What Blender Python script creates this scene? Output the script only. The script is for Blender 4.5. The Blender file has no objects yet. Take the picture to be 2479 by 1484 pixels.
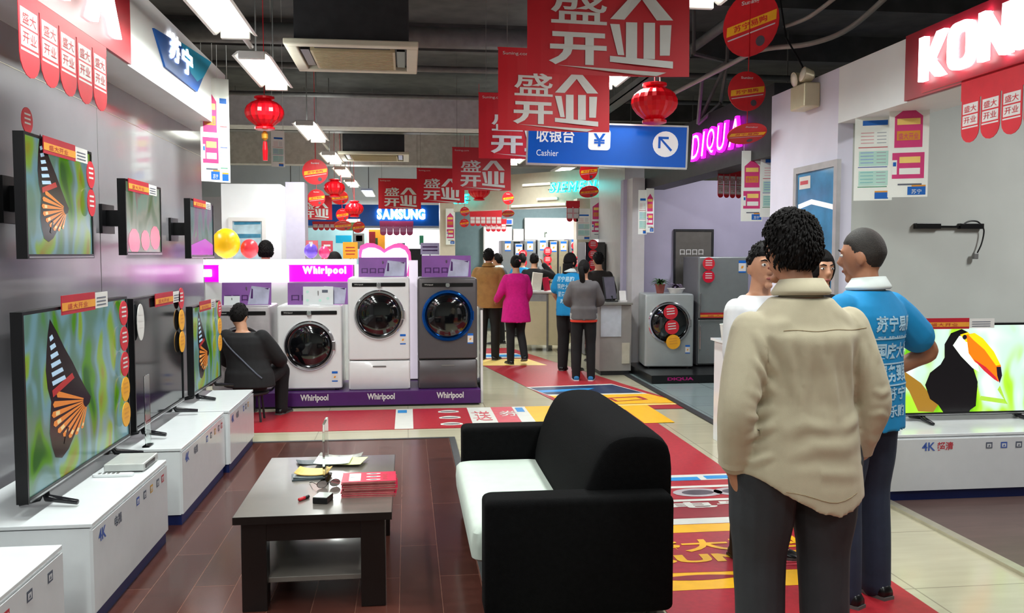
import bpy, bmesh, math, random
from mathutils import Vector, Matrix, noise
random.seed(7)
SC = bpy.context.scene
COL = SC.collection
PI = math.pi
# ------------------------------------------------------------------ camera, world, exposure
IW, IH, F = 2479.0, 1484.0, 2100.0
CAM = Vector((0, 0, 1.6))
PITCH = math.atan(128.0 / F)
YAW = math.atan(254.5 * math.cos(PITCH) / F)
cd = bpy.data.cameras.new('camera')
cd.sensor_fit = 'HORIZONTAL'; cd.sensor_width = 36.0; cd.lens = 36.0 * F / IW
cd.clip_start = 0.05; cd.clip_end = 100
cam = bpy.data.objects.new('camera', cd); COL.objects.link(cam)
cam.location = CAM; cam.rotation_euler = (PI / 2 - PITCH, 0, -YAW)
SC.camera = cam
w = bpy.data.worlds.new('world'); SC.world = w; w.use_nodes = True
w.node_tree.nodes['Background'].inputs[0].default_value = (0.60, 0.66, 0.70, 1)
w.node_tree.nodes['Background'].inputs[1].default_value = 0.12
vs = SC.view_settings
vs.view_transform = 'Standard'; vs.look = 'None'; vs.exposure = 0.0; vs.gamma = 1.0; vs.use_curve_mapping = False
LIGHT_W = 34.0
# ceiling lighting: twin-tube battens in two rows, (x, y start, y end); the area lamp of each sits in its builder below
BATTEN_Z = 3.10
BATTENS = [(-1.18, -1.4, -.2), (-1.18, .8, 2.0), (-1.18, 3.0, 4.2), (-1.18, 5.17, 6.37), (-1.18, 7.0, 8.3), (-1.18, 10.5, 12.1), (-1.18, 13.6, 15.0),
           (-1.18, 15.9, 17.5), (-1.18, 18.6, 20.2), (1.78, -1.2, 0.0), (1.78, 1.7, 2.9), (1.78, 4.05, 5.25), (1.78, 6.7, 7.9), (1.78, 9.4, 10.6), (1.78, 13.6, 14.8)]
# ------------------------------------------------------------------ pixel rays (used to measure places, each with its own depth)
_sp, _cp, _sy, _cy = math.sin(PITCH), math.cos(PITCH), math.sin(YAW), math.cos(YAW)
_fw = Vector((_sy * _cp, _cy * _cp, -_sp)); _rt = Vector((_cy, -_sy, 0)); _up = Vector((_sy * _sp, _cy * _sp, _cp))
def ray(px, py): return _fw + _rt * ((px - IW / 2) / F) + _up * ((IH / 2 - py) / F)
def PY(px, py, Y): d = ray(px, py); return CAM + d * (Y / d.y)
def PX(px, py, X): d = ray(px, py); return CAM + d * (X / d.x)
def PZ(px, py, z=0.0): d = ray(px, py); return CAM + d * ((z - CAM.z) / d.z)
# ------------------------------------------------------------------ materials
def lin(c):
    def f(u):
        u = u / 255.0
        return u / 12.92 if u <= 0.04045 else ((u + 0.055) / 1.055) ** 2.4
    return (f(c[0]), f(c[1]), f(c[2]), 1.0)
MATS = {}
def mat(name, c, rough=0.5, metal=0.0, emit=0.0, ec=None, var=0.08, vs_=12.0, bump=0.0, bs=60.0, coat=0.0, alpha=1.0, trans=0.0, ior=1.45, sheen=0.0):
    if name in MATS: return MATS[name]
    m = bpy.data.materials.new(name); m.use_nodes = True
    nt = m.node_tree; b = nt.nodes['Principled BSDF']
    b.inputs['Roughness'].default_value = rough; b.inputs['Metallic'].default_value = metal
    b.inputs['Coat Weight'].default_value = coat; b.inputs['Coat Roughness'].default_value = 0.08
    b.inputs['Transmission Weight'].default_value = trans; b.inputs['IOR'].default_value = ior
    b.inputs['Alpha'].default_value = alpha
    b.inputs['Sheen Weight'].default_value = sheen
    col = lin(c)
    b.inputs['Base Color'].default_value = col
    tc = nt.nodes.new('ShaderNodeTexCoord')
    if var > 0:
        n = nt.nodes.new('ShaderNodeTexNoise'); n.inputs['Scale'].default_value = vs_; n.inputs['Detail'].default_value = 4
        nt.links.new(tc.outputs['Object'], n.inputs['Vector'])
        r = nt.nodes.new('ShaderNodeValToRGB')
        r.color_ramp.elements[0].position = 0.3; r.color_ramp.elements[1].position = 0.7
        r.color_ramp.elements[0].color = tuple(max(0, v * (1 - var)) for v in col[:3]) + (1,)
        r.color_ramp.elements[1].color = tuple(min(1, v * (1 + var)) for v in col[:3]) + (1,)
        nt.links.new(n.outputs[0], r.inputs[0]); nt.links.new(r.outputs[0], b.inputs['Base Color'])
    if bump > 0:
        n2 = nt.nodes.new('ShaderNodeTexNoise'); n2.inputs['Scale'].default_value = bs; n2.inputs['Detail'].default_value = 5
        nt.links.new(tc.outputs['Object'], n2.inputs['Vector'])
        bp = nt.nodes.new('ShaderNodeBump'); bp.inputs['Strength'].default_value = bump; bp.inputs['Distance'].default_value = 0.01
        nt.links.new(n2.outputs[0], bp.inputs['Height']); nt.links.new(bp.outputs[0], b.inputs['Normal'])
    if emit > 0:
        b.inputs['Emission Color'].default_value = lin(ec or c); b.inputs['Emission Strength'].default_value = emit
    MATS[name] = m
    return m
def nodes_of(m): return m.node_tree, m.node_tree.nodes['Principled BSDF']
# ------------------------------------------------------------------ mesh building
def frame(o, xd, yd):
    x = Vector(xd).normalized(); y = Vector(yd).normalized(); z = x.cross(y)
    M = Matrix.Identity(4)
    for i in range(3):
        M[i][0], M[i][1], M[i][2], M[i][3] = x[i], y[i], z[i], o[i]
    return M
def front(o): return frame(o, (1, 0, 0), (0, 0, 1))       # a vertical sheet facing the viewer (-Y)
def faceR(o): return frame(o, (0, 1, 0), (0, 0, 1))       # a vertical sheet facing +X
def faceL(o): return frame(o, (0, -1, 0), (0, 0, 1))      # a vertical sheet facing -X
_TG = {}; _TB = {}
def text_geo(s, bold=0.0, res=3, shear=0.0, spacing=1.0):
    k = (s, bold, res, shear, spacing)
    if k in _TG: return _TG[k]
    c = bpy.data.curves.new('t', 'FONT'); c.body = s; c.offset = bold; c.resolution_u = res; c.space_character = spacing
    o = bpy.data.objects.new('t', c); COL.objects.link(o)
    bpy.context.view_layer.update()
    e = o.evaluated_get(bpy.context.evaluated_depsgraph_get()); m = e.to_mesh()
    vv = [Vector(v.co) for v in m.vertices]; ff = [tuple(p.vertices) for p in m.polygons]
    e.to_mesh_clear(); bpy.data.objects.remove(o); bpy.data.curves.remove(c)
    vv = [Vector((v.x + shear * 2 * v.y, v.y, 0)) for v in vv]
    if vv:
        x0 = min(v.x for v in vv); x1 = max(v.x for v in vv); y0 = min(v.y for v in vv); y1 = max(v.y for v in vv)
    else: x0 = y0 = 0; x1 = y1 = 1
    _TB[(s, bold)] = (x0, x1, y0, y1)
    vv = [Vector(((v.x - x0) / max(1e-6, x1 - x0), (v.y - y0) / max(1e-6, y1 - y0), 0)) for v in vv]
    _TG[k] = (vv, ff, (x1 - x0) / max(1e-6, y1 - y0))
    return _TG[k]
class MB:
    def __init__(s): s.v = []; s.f = []; s.mi = []; s.mats = []
    def _m(s, m):
        if m not in s.mats: s.mats.append(m)
        return s.mats.index(m)
    def raw(s, vs, fs, m, M=None):
        b = len(s.v); i = s._m(m)
        s.v += [(M @ Vector(p)) if M is not None else Vector(p) for p in vs]
        for f in fs: s.f.append(tuple(b + k for k in f)); s.mi.append(i)
        return s
    def poly(s, pts, m, M=None):
        pts = [tuple(p) + (0,) * (3 - len(p)) for p in pts]
        return s.raw(pts, [tuple(range(len(pts)))], m, M)
    def box(s, x0, x1, y0, y1, z0, z1, m, M=None):
        vs = [(x0, y0, z0), (x1, y0, z0), (x1, y1, z0), (x0, y1, z0), (x0, y0, z1), (x1, y0, z1), (x1, y1, z1), (x0, y1, z1)]
        return s.raw(vs, [(0, 3, 2, 1), (4, 5, 6, 7), (0, 1, 5, 4), (1, 2, 6, 5), (2, 3, 7, 6), (3, 0, 4, 7)], m, M)
    def prism(s, pts, h, m, M=None, z0=0.0):
        n = len(pts)
        vs = [(p[0], p[1], z0) for p in pts] + [(p[0], p[1], z0 + h) for p in pts]
        fs = [tuple(range(n - 1, -1, -1)), tuple(range(n, 2 * n))] + [(i, (i + 1) % n, n + (i + 1) % n, n + i) for i in range(n)]
        return s.raw(vs, fs, m, M)
    def lathe(s, prof, m, M=None, n=24, cap=True):
        vs = []; fs = []
        for r, z in prof:
            for k in range(n): a = 2 * PI * k / n; vs.append((r * math.cos(a), r * math.sin(a), z))
        for i in range(len(prof) - 1):
            for k in range(n):
                k2 = (k + 1) % n; fs.append((i * n + k, i * n + k2, (i + 1) * n + k2, (i + 1) * n + k))
        if cap: fs.append(tuple(range(n - 1, -1, -1))); fs.append(tuple((len(prof) - 1) * n + k for k in range(n)))
        return s.raw(vs, fs, m, M)
    def rings(s, rg, m, M=None, cap=True, n=None):
        n = len(rg[0]); vs = [p for r in rg for p in r]; fs = []
        for i in range(len(rg) - 1):
            for k in range(n):
                k2 = (k + 1) % n; fs.append((i * n + k, i * n + k2, (i + 1) * n + k2, (i + 1) * n + k))
        if cap: fs.append(tuple(range(n - 1, -1, -1))); fs.append(tuple((len(rg) - 1) * n + k for k in range(n)))
        return s.raw(vs, fs, m, M)
    def tube(s, pts, r, m, n=8, M=None, flat=1.0):
        pts = [Vector(p) for p in pts]; N = len(pts); rg = []; prev = None
        rr = r if isinstance(r, (list, tuple)) else [r] * N
        for i, p in enumerate(pts):
            t = (pts[min(i + 1, N - 1)] - pts[max(i - 1, 0)]).normalized()
            a = prev if prev is not None else (Vector((0, 0, 1)) if abs(t.z) < .9 else Vector((1, 0, 0)))
            a = (a - t * a.dot(t)).normalized(); b = t.cross(a); prev = a
            rg.append([p + (a * math.cos(2 * PI * k / n) * flat + b * math.sin(2 * PI * k / n)) * rr[i] for k in range(n)])
        return s.rings(rg, m, M)
    def ball(s, c, r, m, nu=16, nv=10, M=None, fn=None):
        c = Vector(c); r = r if isinstance(r, (tuple, list)) else (r, r, r); rg = []
        for j in range(nv + 1):
            t = PI * (j + .02 if j == 0 else (j - .02 if j == nv else j)) / nv; ring = []
            for k in range(nu):
                a = 2 * PI * k / nu
                d = Vector((math.sin(t) * math.cos(a), math.sin(t) * math.sin(a), -math.cos(t)))
                if fn: d = fn(d)
                ring.append(c + Vector((d.x * r[0], d.y * r[1], d.z * r[2])))
            rg.append(ring)
        return s.rings(rg, m, M)
    def text(s, t, m, M, x, y, w=None, h=None, bold=0.0, res=3, z=0.0, shear=0.0, depth=0.0, spacing=1.0):
        vv, ff, asp = text_geo(t, bold, res, shear, spacing)
        if w is None: w = h * asp
        if h is None: h = w / asp
        T = M @ Matrix.Translation((x, y, z)) if M is not None else Matrix.Translation((x, y, z))
        pts = [(v.x * w, v.y * h, 0) for v in vv]
        s.raw(pts, ff, m, T)
        if depth:
            from collections import Counter
            ec = Counter()
            for f in ff:
                for i in range(len(f)): ec[tuple(sorted((f[i], f[(i + 1) % len(f)])))] += 1
            q = []; n = len(pts)
            for f in ff:
                for i in range(len(f)):
                    a, b = f[i], f[(i + 1) % len(f)]
                    if ec[tuple(sorted((a, b)))] == 1: q.append((b, a, n + a, n + b))
            s.raw(pts + [(p[0], p[1], -depth) for p in pts], q, m, T)
        return s
    def mesh(s, name):
        me = bpy.data.meshes.new(name); me.from_pydata([tuple(v) for v in s.v], [], s.f)
        for m in s.mats: me.materials.append(m)
        me.polygons.foreach_set('material_index', s.mi); me.update()
        return me
    def build(s, name, parent=None, smooth=False, bevel=0.0, seg=2, world=True, loc=None, rotz=0.0, sub=0):
        """links the collected geometry as ONE object; with a parent, coordinates are the thing's own unless world=True"""
        if parent is not None:
            if world:
                o_ = W(parent)
                s.v = [v - o_ for v in s.v]
        elif loc is None:
            xs = [v.x for v in s.v]; ys = [v.y for v in s.v]; zs = [v.z for v in s.v]
            loc = Vector(((min(xs) + max(xs)) / 2, (min(ys) + max(ys)) / 2, min(zs)))
            s.v = [v - loc for v in s.v]
        o = bpy.data.objects.new(name, s.mesh(name)); COL.objects.link(o)
        if parent is not None: o.parent = parent
        else: o.location = loc; o.rotation_euler = (0, 0, rotz)
        finish(o, smooth, bevel, seg, sub)
        return o
def finish(o, smooth=False, bevel=0.0, seg=2, sub=0):
    me = o.data
    if bevel > 0:
        b = o.modifiers.new('bevel', 'BEVEL'); b.width = bevel; b.segments = seg; b.limit_method = 'ANGLE'; b.angle_limit = math.radians(40)
        b.harden_normals = False
    if sub:
        q = o.modifiers.new('sub', 'SUBSURF'); q.levels = sub; q.render_levels = sub
    if smooth:
        me.polygons.foreach_set('use_smooth', [True] * len(me.polygons))
    if smooth == 'auto' or (bevel > 0 and not smooth):
        me.polygons.foreach_set('use_smooth', [True] * len(me.polygons))
        bm = bmesh.new(); bm.from_mesh(me)
        for e in bm.edges:
            if len(e.link_faces) == 2 and e.calc_face_angle(0) > math.radians(38): e.smooth = False
            elif len(e.link_faces) != 2: e.smooth = False
        bm.to_mesh(me); bm.free()
        if bevel > 0:
            me.polygons.foreach_set('use_smooth', [False] * len(me.polygons))
    return o
def W(o):
    v = Vector((0, 0, 0))
    while o is not None: v = v + o.location; o = o.parent
    return v
def tag(o, label, cat, group=None):
    o['label'] = label; o['category'] = cat
    if group: o['group'] = group
    return o
def thing(name, label, cat, loc=(0, 0, 0), rotz=0.0, group=None):
    o = bpy.data.objects.new(name, None); COL.objects.link(o)
    o.empty_display_size = 0.1; o.location = loc; o.rotation_euler = (0, 0, rotz)
    return tag(o, label, cat, group)
def struct(o): o['kind'] = 'structure'; return o
def dup(root, loc, rotz=0.0, label=None, group=None):
    r = root.copy(); COL.objects.link(r); r.location = loc; r.rotation_euler = (0, 0, rotz)
    if label: r['label'] = label
    if group: r['group'] = group
    for ch in list(root.children):
        c = ch.copy(); COL.objects.link(c); c.parent = r
        for g in list(ch.children):
            d = g.copy(); COL.objects.link(d); d.parent = c
    return r
def letters(par, M, txt, m, x, y, w, h=None, bold=0.0, z=0.0, depth=0.0, gap=.06):
    """raised lettering, one mesh per letter, kept in proportion on a common baseline"""
    for c in txt: text_geo(c, bold)
    B = [_TB[(c, bold)] for c in txt]; tot = sum(b[1] - b[0] + gap for b in B) - gap; sx = w / tot
    y0 = min(b[2] for b in B); y1 = max(b[3] for b in B); sy = (h / (y1 - y0)) if h else sx
    for c, b in zip(txt, B):
        mb = MB(); mb.text(c, m, M, x, y + (b[2] - y0) * sy, w=(b[1] - b[0]) * sx, h=(b[3] - b[2]) * sy, bold=bold, z=z, depth=depth); mb.build('letter', par); x += (b[1] - b[0] + gap) * sx
def catmull(pts, n=6):
    P_ = [Vector(p) for p in pts]; out = []
    for i in range(len(P_) - 1):
        a = P_[max(i - 1, 0)]; b = P_[i]; c = P_[i + 1]; d = P_[min(i + 2, len(P_) - 1)]
        for k in range(n):
            t = k / n; t2 = t * t; t3 = t2 * t
            out.append(0.5 * ((2 * b) + (c - a) * t + (2 * a - 5 * b + 4 * c - d) * t2 + (3 * b - a - 3 * c + d) * t3))
    out.append(P_[-1]); return out
def lerpv(vals, n):
    out = []
    for i in range(len(vals) - 1):
        for k in range(n): t = k / n; t = t * t * (3 - 2 * t); out.append(vals[i] * (1 - t) + vals[i + 1] * t)
    out.append(vals[-1]); return out
def arc(cx, cy, r, a0, a1, n, ry=None):
    ry = r if ry is None else ry
    return [(cx + r * math.cos(math.radians(a0 + (a1 - a0) * k / n)), cy + ry * math.sin(math.radians(a0 + (a1 - a0) * k / n))) for k in range(n + 1)]
def rrect(x0, x1, y0, y1, r, n=5):
    return arc(x1 - r, y0 + r, r, -90, 0, n) + arc(x1 - r, y1 - r, r, 0, 90, n) + arc(x0 + r, y1 - r, r, 90, 180, n) + arc(x0 + r, y0 + r, r, 180, 270, n)
# ================================================================== surfaces
def brick_mat(name, c1, c2, cm, bw, bh, mortar, rough, off=0.5, rot=0.0, bumpy=0.0, coat=0.0, var=0.3, spec=0.5):
    m = mat(name, c1, rough, var=0, coat=coat); nt, b = nodes_of(m)
    tc = nt.nodes['Texture Coordinate']; mp = nt.nodes.new('ShaderNodeMapping'); mp.inputs['Rotation'].default_value = (0, 0, rot)
    br = nt.nodes.new('ShaderNodeTexBrick'); br.offset = off
    br.inputs['Color1'].default_value = lin(c1); br.inputs['Color2'].default_value = lin(c2); br.inputs['Mortar'].default_value = lin(cm)
    br.inputs['Scale'].default_value = 1.0; br.inputs['Brick Width'].default_value = bw; br.inputs['Row Height'].default_value = bh
    br.inputs['Mortar Size'].default_value = mortar; br.inputs['Mortar Smooth'].default_value = 0.1; br.inputs['Bias'].default_value = 0
    nt.links.new(tc.outputs['Object'], mp.inputs[0]); nt.links.new(mp.outputs[0], br.inputs['Vector'])
    n = nt.nodes.new('ShaderNodeTexNoise'); n.inputs['Scale'].default_value = 3.0; n.inputs['Detail'].default_value = 8
    mp2 = nt.nodes.new('ShaderNodeMapping'); mp2.inputs['Rotation'].default_value = (0, 0, rot); mp2.inputs['Scale'].default_value = (1, 6, 1)
    nt.links.new(tc.outputs['Object'], mp2.inputs[0]); nt.links.new(mp2.outputs[0], n.inputs['Vector'])
    mx = nt.nodes.new('ShaderNodeMixRGB'); mx.blend_type = 'OVERLAY'; mx.inputs[0].default_value = var
    nt.links.new(br.outputs['Color'], mx.inputs[1]); nt.links.new(n.outputs[0], mx.inputs[2]); nt.links.new(mx.outputs[0], b.inputs['Base Color'])
    b.inputs['Specular IOR Level'].default_value = spec
    return m
M_TILE = brick_mat('floor_tile', (186, 180, 154), (181, 175, 150), (146, 140, 120), .8, .8, .004, .16, off=0, var=.12)
M_WOOD = brick_mat('dark_laminate', (84, 46, 38), (66, 36, 30), (112, 78, 66), 1.25, .195, .0018, .2, off=.37, rot=PI / 2, var=.45)
M_WOOD2 = brick_mat('grey_laminate', (96, 76, 72), (84, 66, 62), (70, 54, 50), 1.25, .195, .002, .35, off=.37, var=.3)
M_TILE2 = brick_mat('blue_grey_tile', (132, 146, 146), (126, 140, 142), (96, 106, 108), .6, .6, .004, .2, off=0, var=.12)
M_WALLG = mat('grey_wall_panel', (140, 137, 142), .2, var=.05, vs_=3, coat=.4)
M_WALLR = mat('pale_grey_wall', (186, 190, 184), .6, var=.04, vs_=3)
M_LILAC = mat('lilac_paint', (222, 220, 236), .6, var=.04, vs_=3)
M_LILAC2 = mat('lilac_wall_paint', (170, 164, 186), .6, var=.05, vs_=3)
M_WHITEP = mat('white_paint', (236, 240, 240), .5, var=.03, vs_=3)
M_DARKC = mat('dark_ceiling_paint', (74, 74, 74), .85, var=.25, vs_=4)
M_CREAM = mat('cream_panel', (206, 196, 176), .3, var=.04)
M_KERB = mat('kerb_metal', (110, 112, 112), .35, metal=.7)
M_TRIMAL = mat('aluminium_trim', (196, 190, 170), .3, metal=.6)
M_GREYM = mat('grey_metal', (120, 120, 118), .45, metal=.4, var=.12)
M_DKMET = mat('dark_metal', (46, 46, 48), .5, metal=.3, var=.2)
M_BLACK = mat('black_plastic', (14, 14, 16), .3, var=.1)
M_NAVY = mat('navy_plinth', (22, 34, 84), .4)
def slab(name, x0, x1, y0, y1, z0, z1, m, **k): return struct(MB().box(x0, x1, y0, y1, z0, z1, m).build(name, **k))
slab('floor', -9, 9, -4, 26, -.12, 0, M_TILE)
slab('floor_laminate', -2.0, .35, -4, 7.40, 0, .014, M_WOOD)
mb = MB(); mb.box(.35, .40, -4, 7.43, 0, .02, M_KERB); mb.box(-2.0, .35, 7.4, 7.43, 0, .02, M_KERB); struct(mb.build('trim_1'))
slab('floor_booth_right', 3.08, 9, -4, 6.2, 0, .014, M_WOOD2)
mb = MB(); mb.box(3.02, 3.08, -4, 6.2, 0, .02, M_TRIMAL); struct(mb.build('trim_2'))
slab('floor_tile_right', 2.9, 9, 6.95, 11.6, 0, .012, M_TILE2)
mb = MB(); mb.box(2.83, 2.9, 6.95, 11.6, 0, .016, M_DKMET); struct(mb.build('trim_3'))
slab('ceiling', -9, 9, -4, 26, 4.3, 4.4, M_DARKC)
slab('wall_back', -9, 9, 26, 26.15, 0, 4.3, M_WHITEP)
slab('wall_front', -9, 9, -4.15, -4, 0, 4.3, M_WALLR)
slab('wall_far_left', -9.15, -9, -4, 26, 0, 4.3, M_WALLR)
slab('wall_far_right', 9, 9.15, -4, 26, 0, 4.3, M_WALLR)
mb = MB(); mb.box(-2.12, -2.0, -4, 8.9, 0, 2.8, M_WALLG)
for y in (-1.2, 1.2, 3.6, 6.0): mb.box(-2.001, -1.9985, y, y + .004, .02, 2.76, M_GREYM)
mb.box(-2.001, -1.9985, -4, 8.9, 2.55, 2.554, M_TRIMAL)
struct(mb.build('wall_left'))
struct(MB().box(-2.12, -1.70, -4, 8.62, 2.76, 3.29, M_WHITEP).build('wall_left_header'))
# right booth: frontal back wall, aisle-side partition and the header above the booth opening
slab('wall_right_back', 3.32, 9, 6.2, 6.32, 0, 2.98, M_WALLR)
slab('wall_right_partition', 3.2, 3.32, 6.2, 7.4, 0, 2.98, M_LILAC)
slab('wall_right_header', 3.2, 3.6, -4, 6.2, 2.57, 2.98, M_WHITEP)
slab('wall_lilac', 2.98, 9, 11.8, 11.95, 0, 2.62, M_LILAC2)
mb = MB(); mb.box(3.22, 3.5, 7.4, 11.6, 2.47, 3.1, M_DKMET); struct(mb.build('wall_dark_header'))
# ceiling gear: concrete beams, duct, cable trays, pipes
slab('ceiling_beam', -9, 1.35, 13.0, 13.45, 3.45, 3.94, mat('concrete', (196, 194, 194), .8, var=.12))
slab('ceiling_beam_far', -9, 9, 19.0, 19.4, 3.5, 4.3, MATS['concrete'])
mb = MB()
for y in (-1, 3.2, 5.6, 8.2, 10.4, 15.4, 17.2, 22): mb.box(-9, 9, y, y + .16, 3.98, 4.3, M_DARKC)
struct(mb.build('ceiling_joists'))
M_PIPE = mat('painted_pipe', (98, 98, 96), .55, var=.15)
def pipe(label, pts, r, m=None, cat='pipe', name='ceiling_pipe'):
    return tag(MB().tube(pts, r, m or M_PIPE, 10).build(name, smooth=True), label, cat)
pipe('wide grey round duct crossing the ceiling above the air conditioner', [(-6, 9.25, 3.84), (2.1, 9.18, 3.84)], .11, cat='duct', name='air_duct')
pipe('thin grey pipe crossing the ceiling behind the nearest ceiling air conditioner', [(-6, 9.95, 3.68), (6, 9.9, 3.66)], .035)
pipe('second thin grey pipe crossing the ceiling in front of the concrete beam', [(-6, 11.4, 3.62), (6, 11.4, 3.62)], .03)
pipe('pale flexible conduit curving down across the dark ceiling at the right', catmull([PY(2180, -40, 6.2), PY(2060, 66, 6.6), PY(1960, 106, 7.0), PY(1840, 122, 7.6), PY(1740, 170, 8.2), PY(1560, 262, 9.6)], 6), .022, mat('pale_conduit', (150, 146, 138), .5), 'conduit', 'cable_conduit')
pipe('short pale conduit above the long curving one', catmull([PY(2040, -20, 6.6), PY(1960, 40, 7.0), PY(1900, 64, 7.4)], 6), .018, MATS['pale_conduit'], 'conduit', 'cable_conduit')
pipe('grey pipe running back along the ceiling above the right-hand signs', [(3.1, 5, 3.85), (3.15, 12.9, 3.85)], .05)
def tray(label, x0, x1, y0, y1, z):
    mb = MB(); t = .012
    mb.box(x0, x1, y0, y1, z, z + t, M_GREYM)
    if x1 - x0 > y1 - y0: mb.box(x0, x1, y0, y0 + t, z, z + .1, M_GREYM); mb.box(x0, x1, y1 - t, y1, z, z + .1, M_GREYM)
    else: mb.box(x0, x0 + t, y0, y1, z, z + .08, M_GREYM); mb.box(x1 - t, x1, y0, y1, z, z + .08, M_GREYM)
    for k in range(12):
        f = k / 11
        if x1 - x0 > y1 - y0: x = x0 + (x1 - x0 - .02) * f; mb.box(x, x + .012, y0, y0 + .012, z, 4.3, M_GREYM)
        else: y = y0 + (y1 - y0 - .02) * f; mb.box(x0, x0 + .012, y, y + .012, z, 4.3, M_GREYM)
    return tag(mb.build('cable_tray'), label, 'cable tray')
tray('grey cable tray crossing the ceiling beyond the concrete beam', -6, 6, 14.6, 14.85, 3.6)
tray('grey cable tray over the dark sign header at the right', 2.6, 2.76, 8.3, 12.9, 3.5)
# angled steel bracket frame on the right
mb = MB()
for a, b in (((1690, 300), (1760, 150)), ((1760, 150), (1680, 130)), ((1690, 300), (1745, 250)), ((1745, 250), (1760, 150)), ((1690, 300), (1700, 190)), ((1700, 190), (1760, 150))):
    mb.tube([PY(*a, 9.2), PY(*b, 9.0)], .022, M_GREYM, 6)
mb.tube([PY(1760, 150, 9.0), PY(1765, 20, 9.0)], .02, M_GREYM, 6); mb.tube([PY(1680, 130, 9.0), PY(1680, 10, 9.0)], .02, M_GREYM, 6)
tag(mb.build('steel_bracket'), 'grey angled steel hanger frame under the dark ceiling, right of the banners', 'bracket')
# ------------------------------------------------------------------ battens
M_TUBE = mat('fluorescent_tube', (255, 255, 250), .4, emit=9.0, ec=(250, 255, 244), var=0)
M_BATT = mat('batten_white', (225, 225, 220), .4, var=.02)
def batten(x, y0, y1, label):
    L = y1 - y0
    t = thing('ceiling_light', label, 'light', (x, (y0 + y1) / 2, BATTEN_Z), group='twin tube ceiling lights')
    MB().prism([(-.11, .0), (.11, 0), (.15, -.035), (.13, -.035), (.10, -.012), (-.10, -.012), (-.13, -.035), (-.15, -.035)][::-1], L, M_BATT, frame((0, L / 2, .06), (1, 0, 0), (0, 0, 1))).build('housing', t, world=False)
    for s in (-.055, .055):
        MB().tube([(s, -L / 2 + .04, .028), (s, L / 2 - .04, .028)], .017, M_TUBE, 10).build('tube', t, smooth=True, world=False)
    for e in (-1, 1): MB().box(-.1, .1, e * L / 2 - .02, e * L / 2 + .02, 0.0, .06, M_BATT).build('end_cap', t, bevel=.006, world=False)
    for e in (-1, 1): MB().tube([(0, e * L * .35, .06), (0, e * L * .35, 4.3 - BATTEN_Z)], .006, M_GREYM, 6).build('hanging_rod', t, world=False)
    ld = bpy.data.lights.new('batten_lamp', 'AREA'); ld.shape = 'RECTANGLE'; ld.size = .2; ld.size_y = L; ld.energy = LIGHT_W * L; ld.spread = 2.8; ld.color = (.94, 1.0, .97)
    lo = bpy.data.objects.new('batten_lamp', ld); COL.objects.link(lo); lo.parent = t; lo.location = (0, 0, -.012)
    ld = bpy.data.lights.new('batten_spill', 'AREA'); ld.shape = 'RECTANGLE'; ld.size = .3; ld.size_y = L; ld.energy = LIGHT_W * L * .13; ld.color = (.97, 1.0, .96)   # light the bare tubes throw upward
    lo = bpy.data.objects.new('batten_spill', ld); COL.objects.link(lo); lo.parent = t; lo.location = (0, 0, .075); lo.rotation_euler = (PI, 0, 0)
    return t
LB = {3: 'nearest twin tube light in view, above the blue sign at the left', 4: 'twin tube light second in the left row, over the red paper lantern', 5: 'twin tube light in the left row just beyond the concrete beam',
      6: 'twin tube light in the left row above the largest red disc', 7: 'twin tube light in the left row beside the hanging red discs', 8: 'farthest twin tube light of the left row',
      11: 'twin tube light at the top edge, right of the largest red banner'}
for i, (x, y0, y1) in enumerate(BATTENS):
    batten(x, y0, y1, LB.get(i, 'white twin tube ceiling light above the viewpoint, out of the frame' if y0 < 3.6 else 'white twin tube light of the right row hidden among the banners'))
pipe('white conduit linking the two nearest lights of the left row', [(-1.18, 6.39, 3.19), (-1.18, 6.98, 3.19)], .02, M_BATT, 'conduit', 'cable_conduit')
pipe('white conduit linking the lights of the left row beyond the beam', [(-1.18, 12.12, 3.19), (-1.18, 13.58, 3.19)], .02, M_BATT, 'conduit', 'cable_conduit')
# booth ceiling lamps (above the right booth and the far booths, out of frame or behind the headers)
def panel_lamp(x, y, z, sx, sy, p, label, col=(1, 1, 1)):
    t = thing('panel_light', label, 'light', (x, y, z))
    MB().box(-sx / 2, sx / 2, -sy / 2, sy / 2, 0, .05, M_BATT).build('housing', t, world=False)
    MB().box(-sx / 2 + .03, sx / 2 - .03, -sy / 2 + .03, sy / 2 - .03, -.004, 0, mat('panel_diffuser', (255, 255, 255), .4, emit=4, var=0)).build('diffuser', t, world=False)
    MB().tube([(0, 0, .05), (0, 0, 4.3 - z)], .01, M_GREYM, 6).build('hanging_rod', t, world=False)
    ld = bpy.data.lights.new('panel_lamp', 'AREA'); ld.shape = 'RECTANGLE'; ld.size = sx; ld.size_y = sy; ld.energy = p; ld.color = col
    lo = bpy.data.objects.new('panel_lamp', ld); COL.objects.link(lo); lo.parent = t; lo.location = (0, 0, -.02)
panel_lamp(5.2, 4.2, 3.2, .3, 1.2, 85, 'panel lamp over the right booth')
panel_lamp(4.6, 10.2, 3.2, .3, 1.2, 55, 'panel lamp over the lilac booth', (.95, .95, 1))
panel_lamp(3.0, 16.6, 3.2, .3, 1.2, 130, 'panel lamp over the fridge booth')
panel_lamp(-3.6, 10.4, 3.2, .3, 1.2, 60, 'panel lamp over the space behind the left wall')
panel_lamp(-1.0, 23.6, 3.2, .3, 2.4, 160, 'panel lamp over the far blue booth')
panel_lamp(-4.2, 17, 3.2, .3, 1.2, 90, 'panel lamp beyond the white column')
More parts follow.
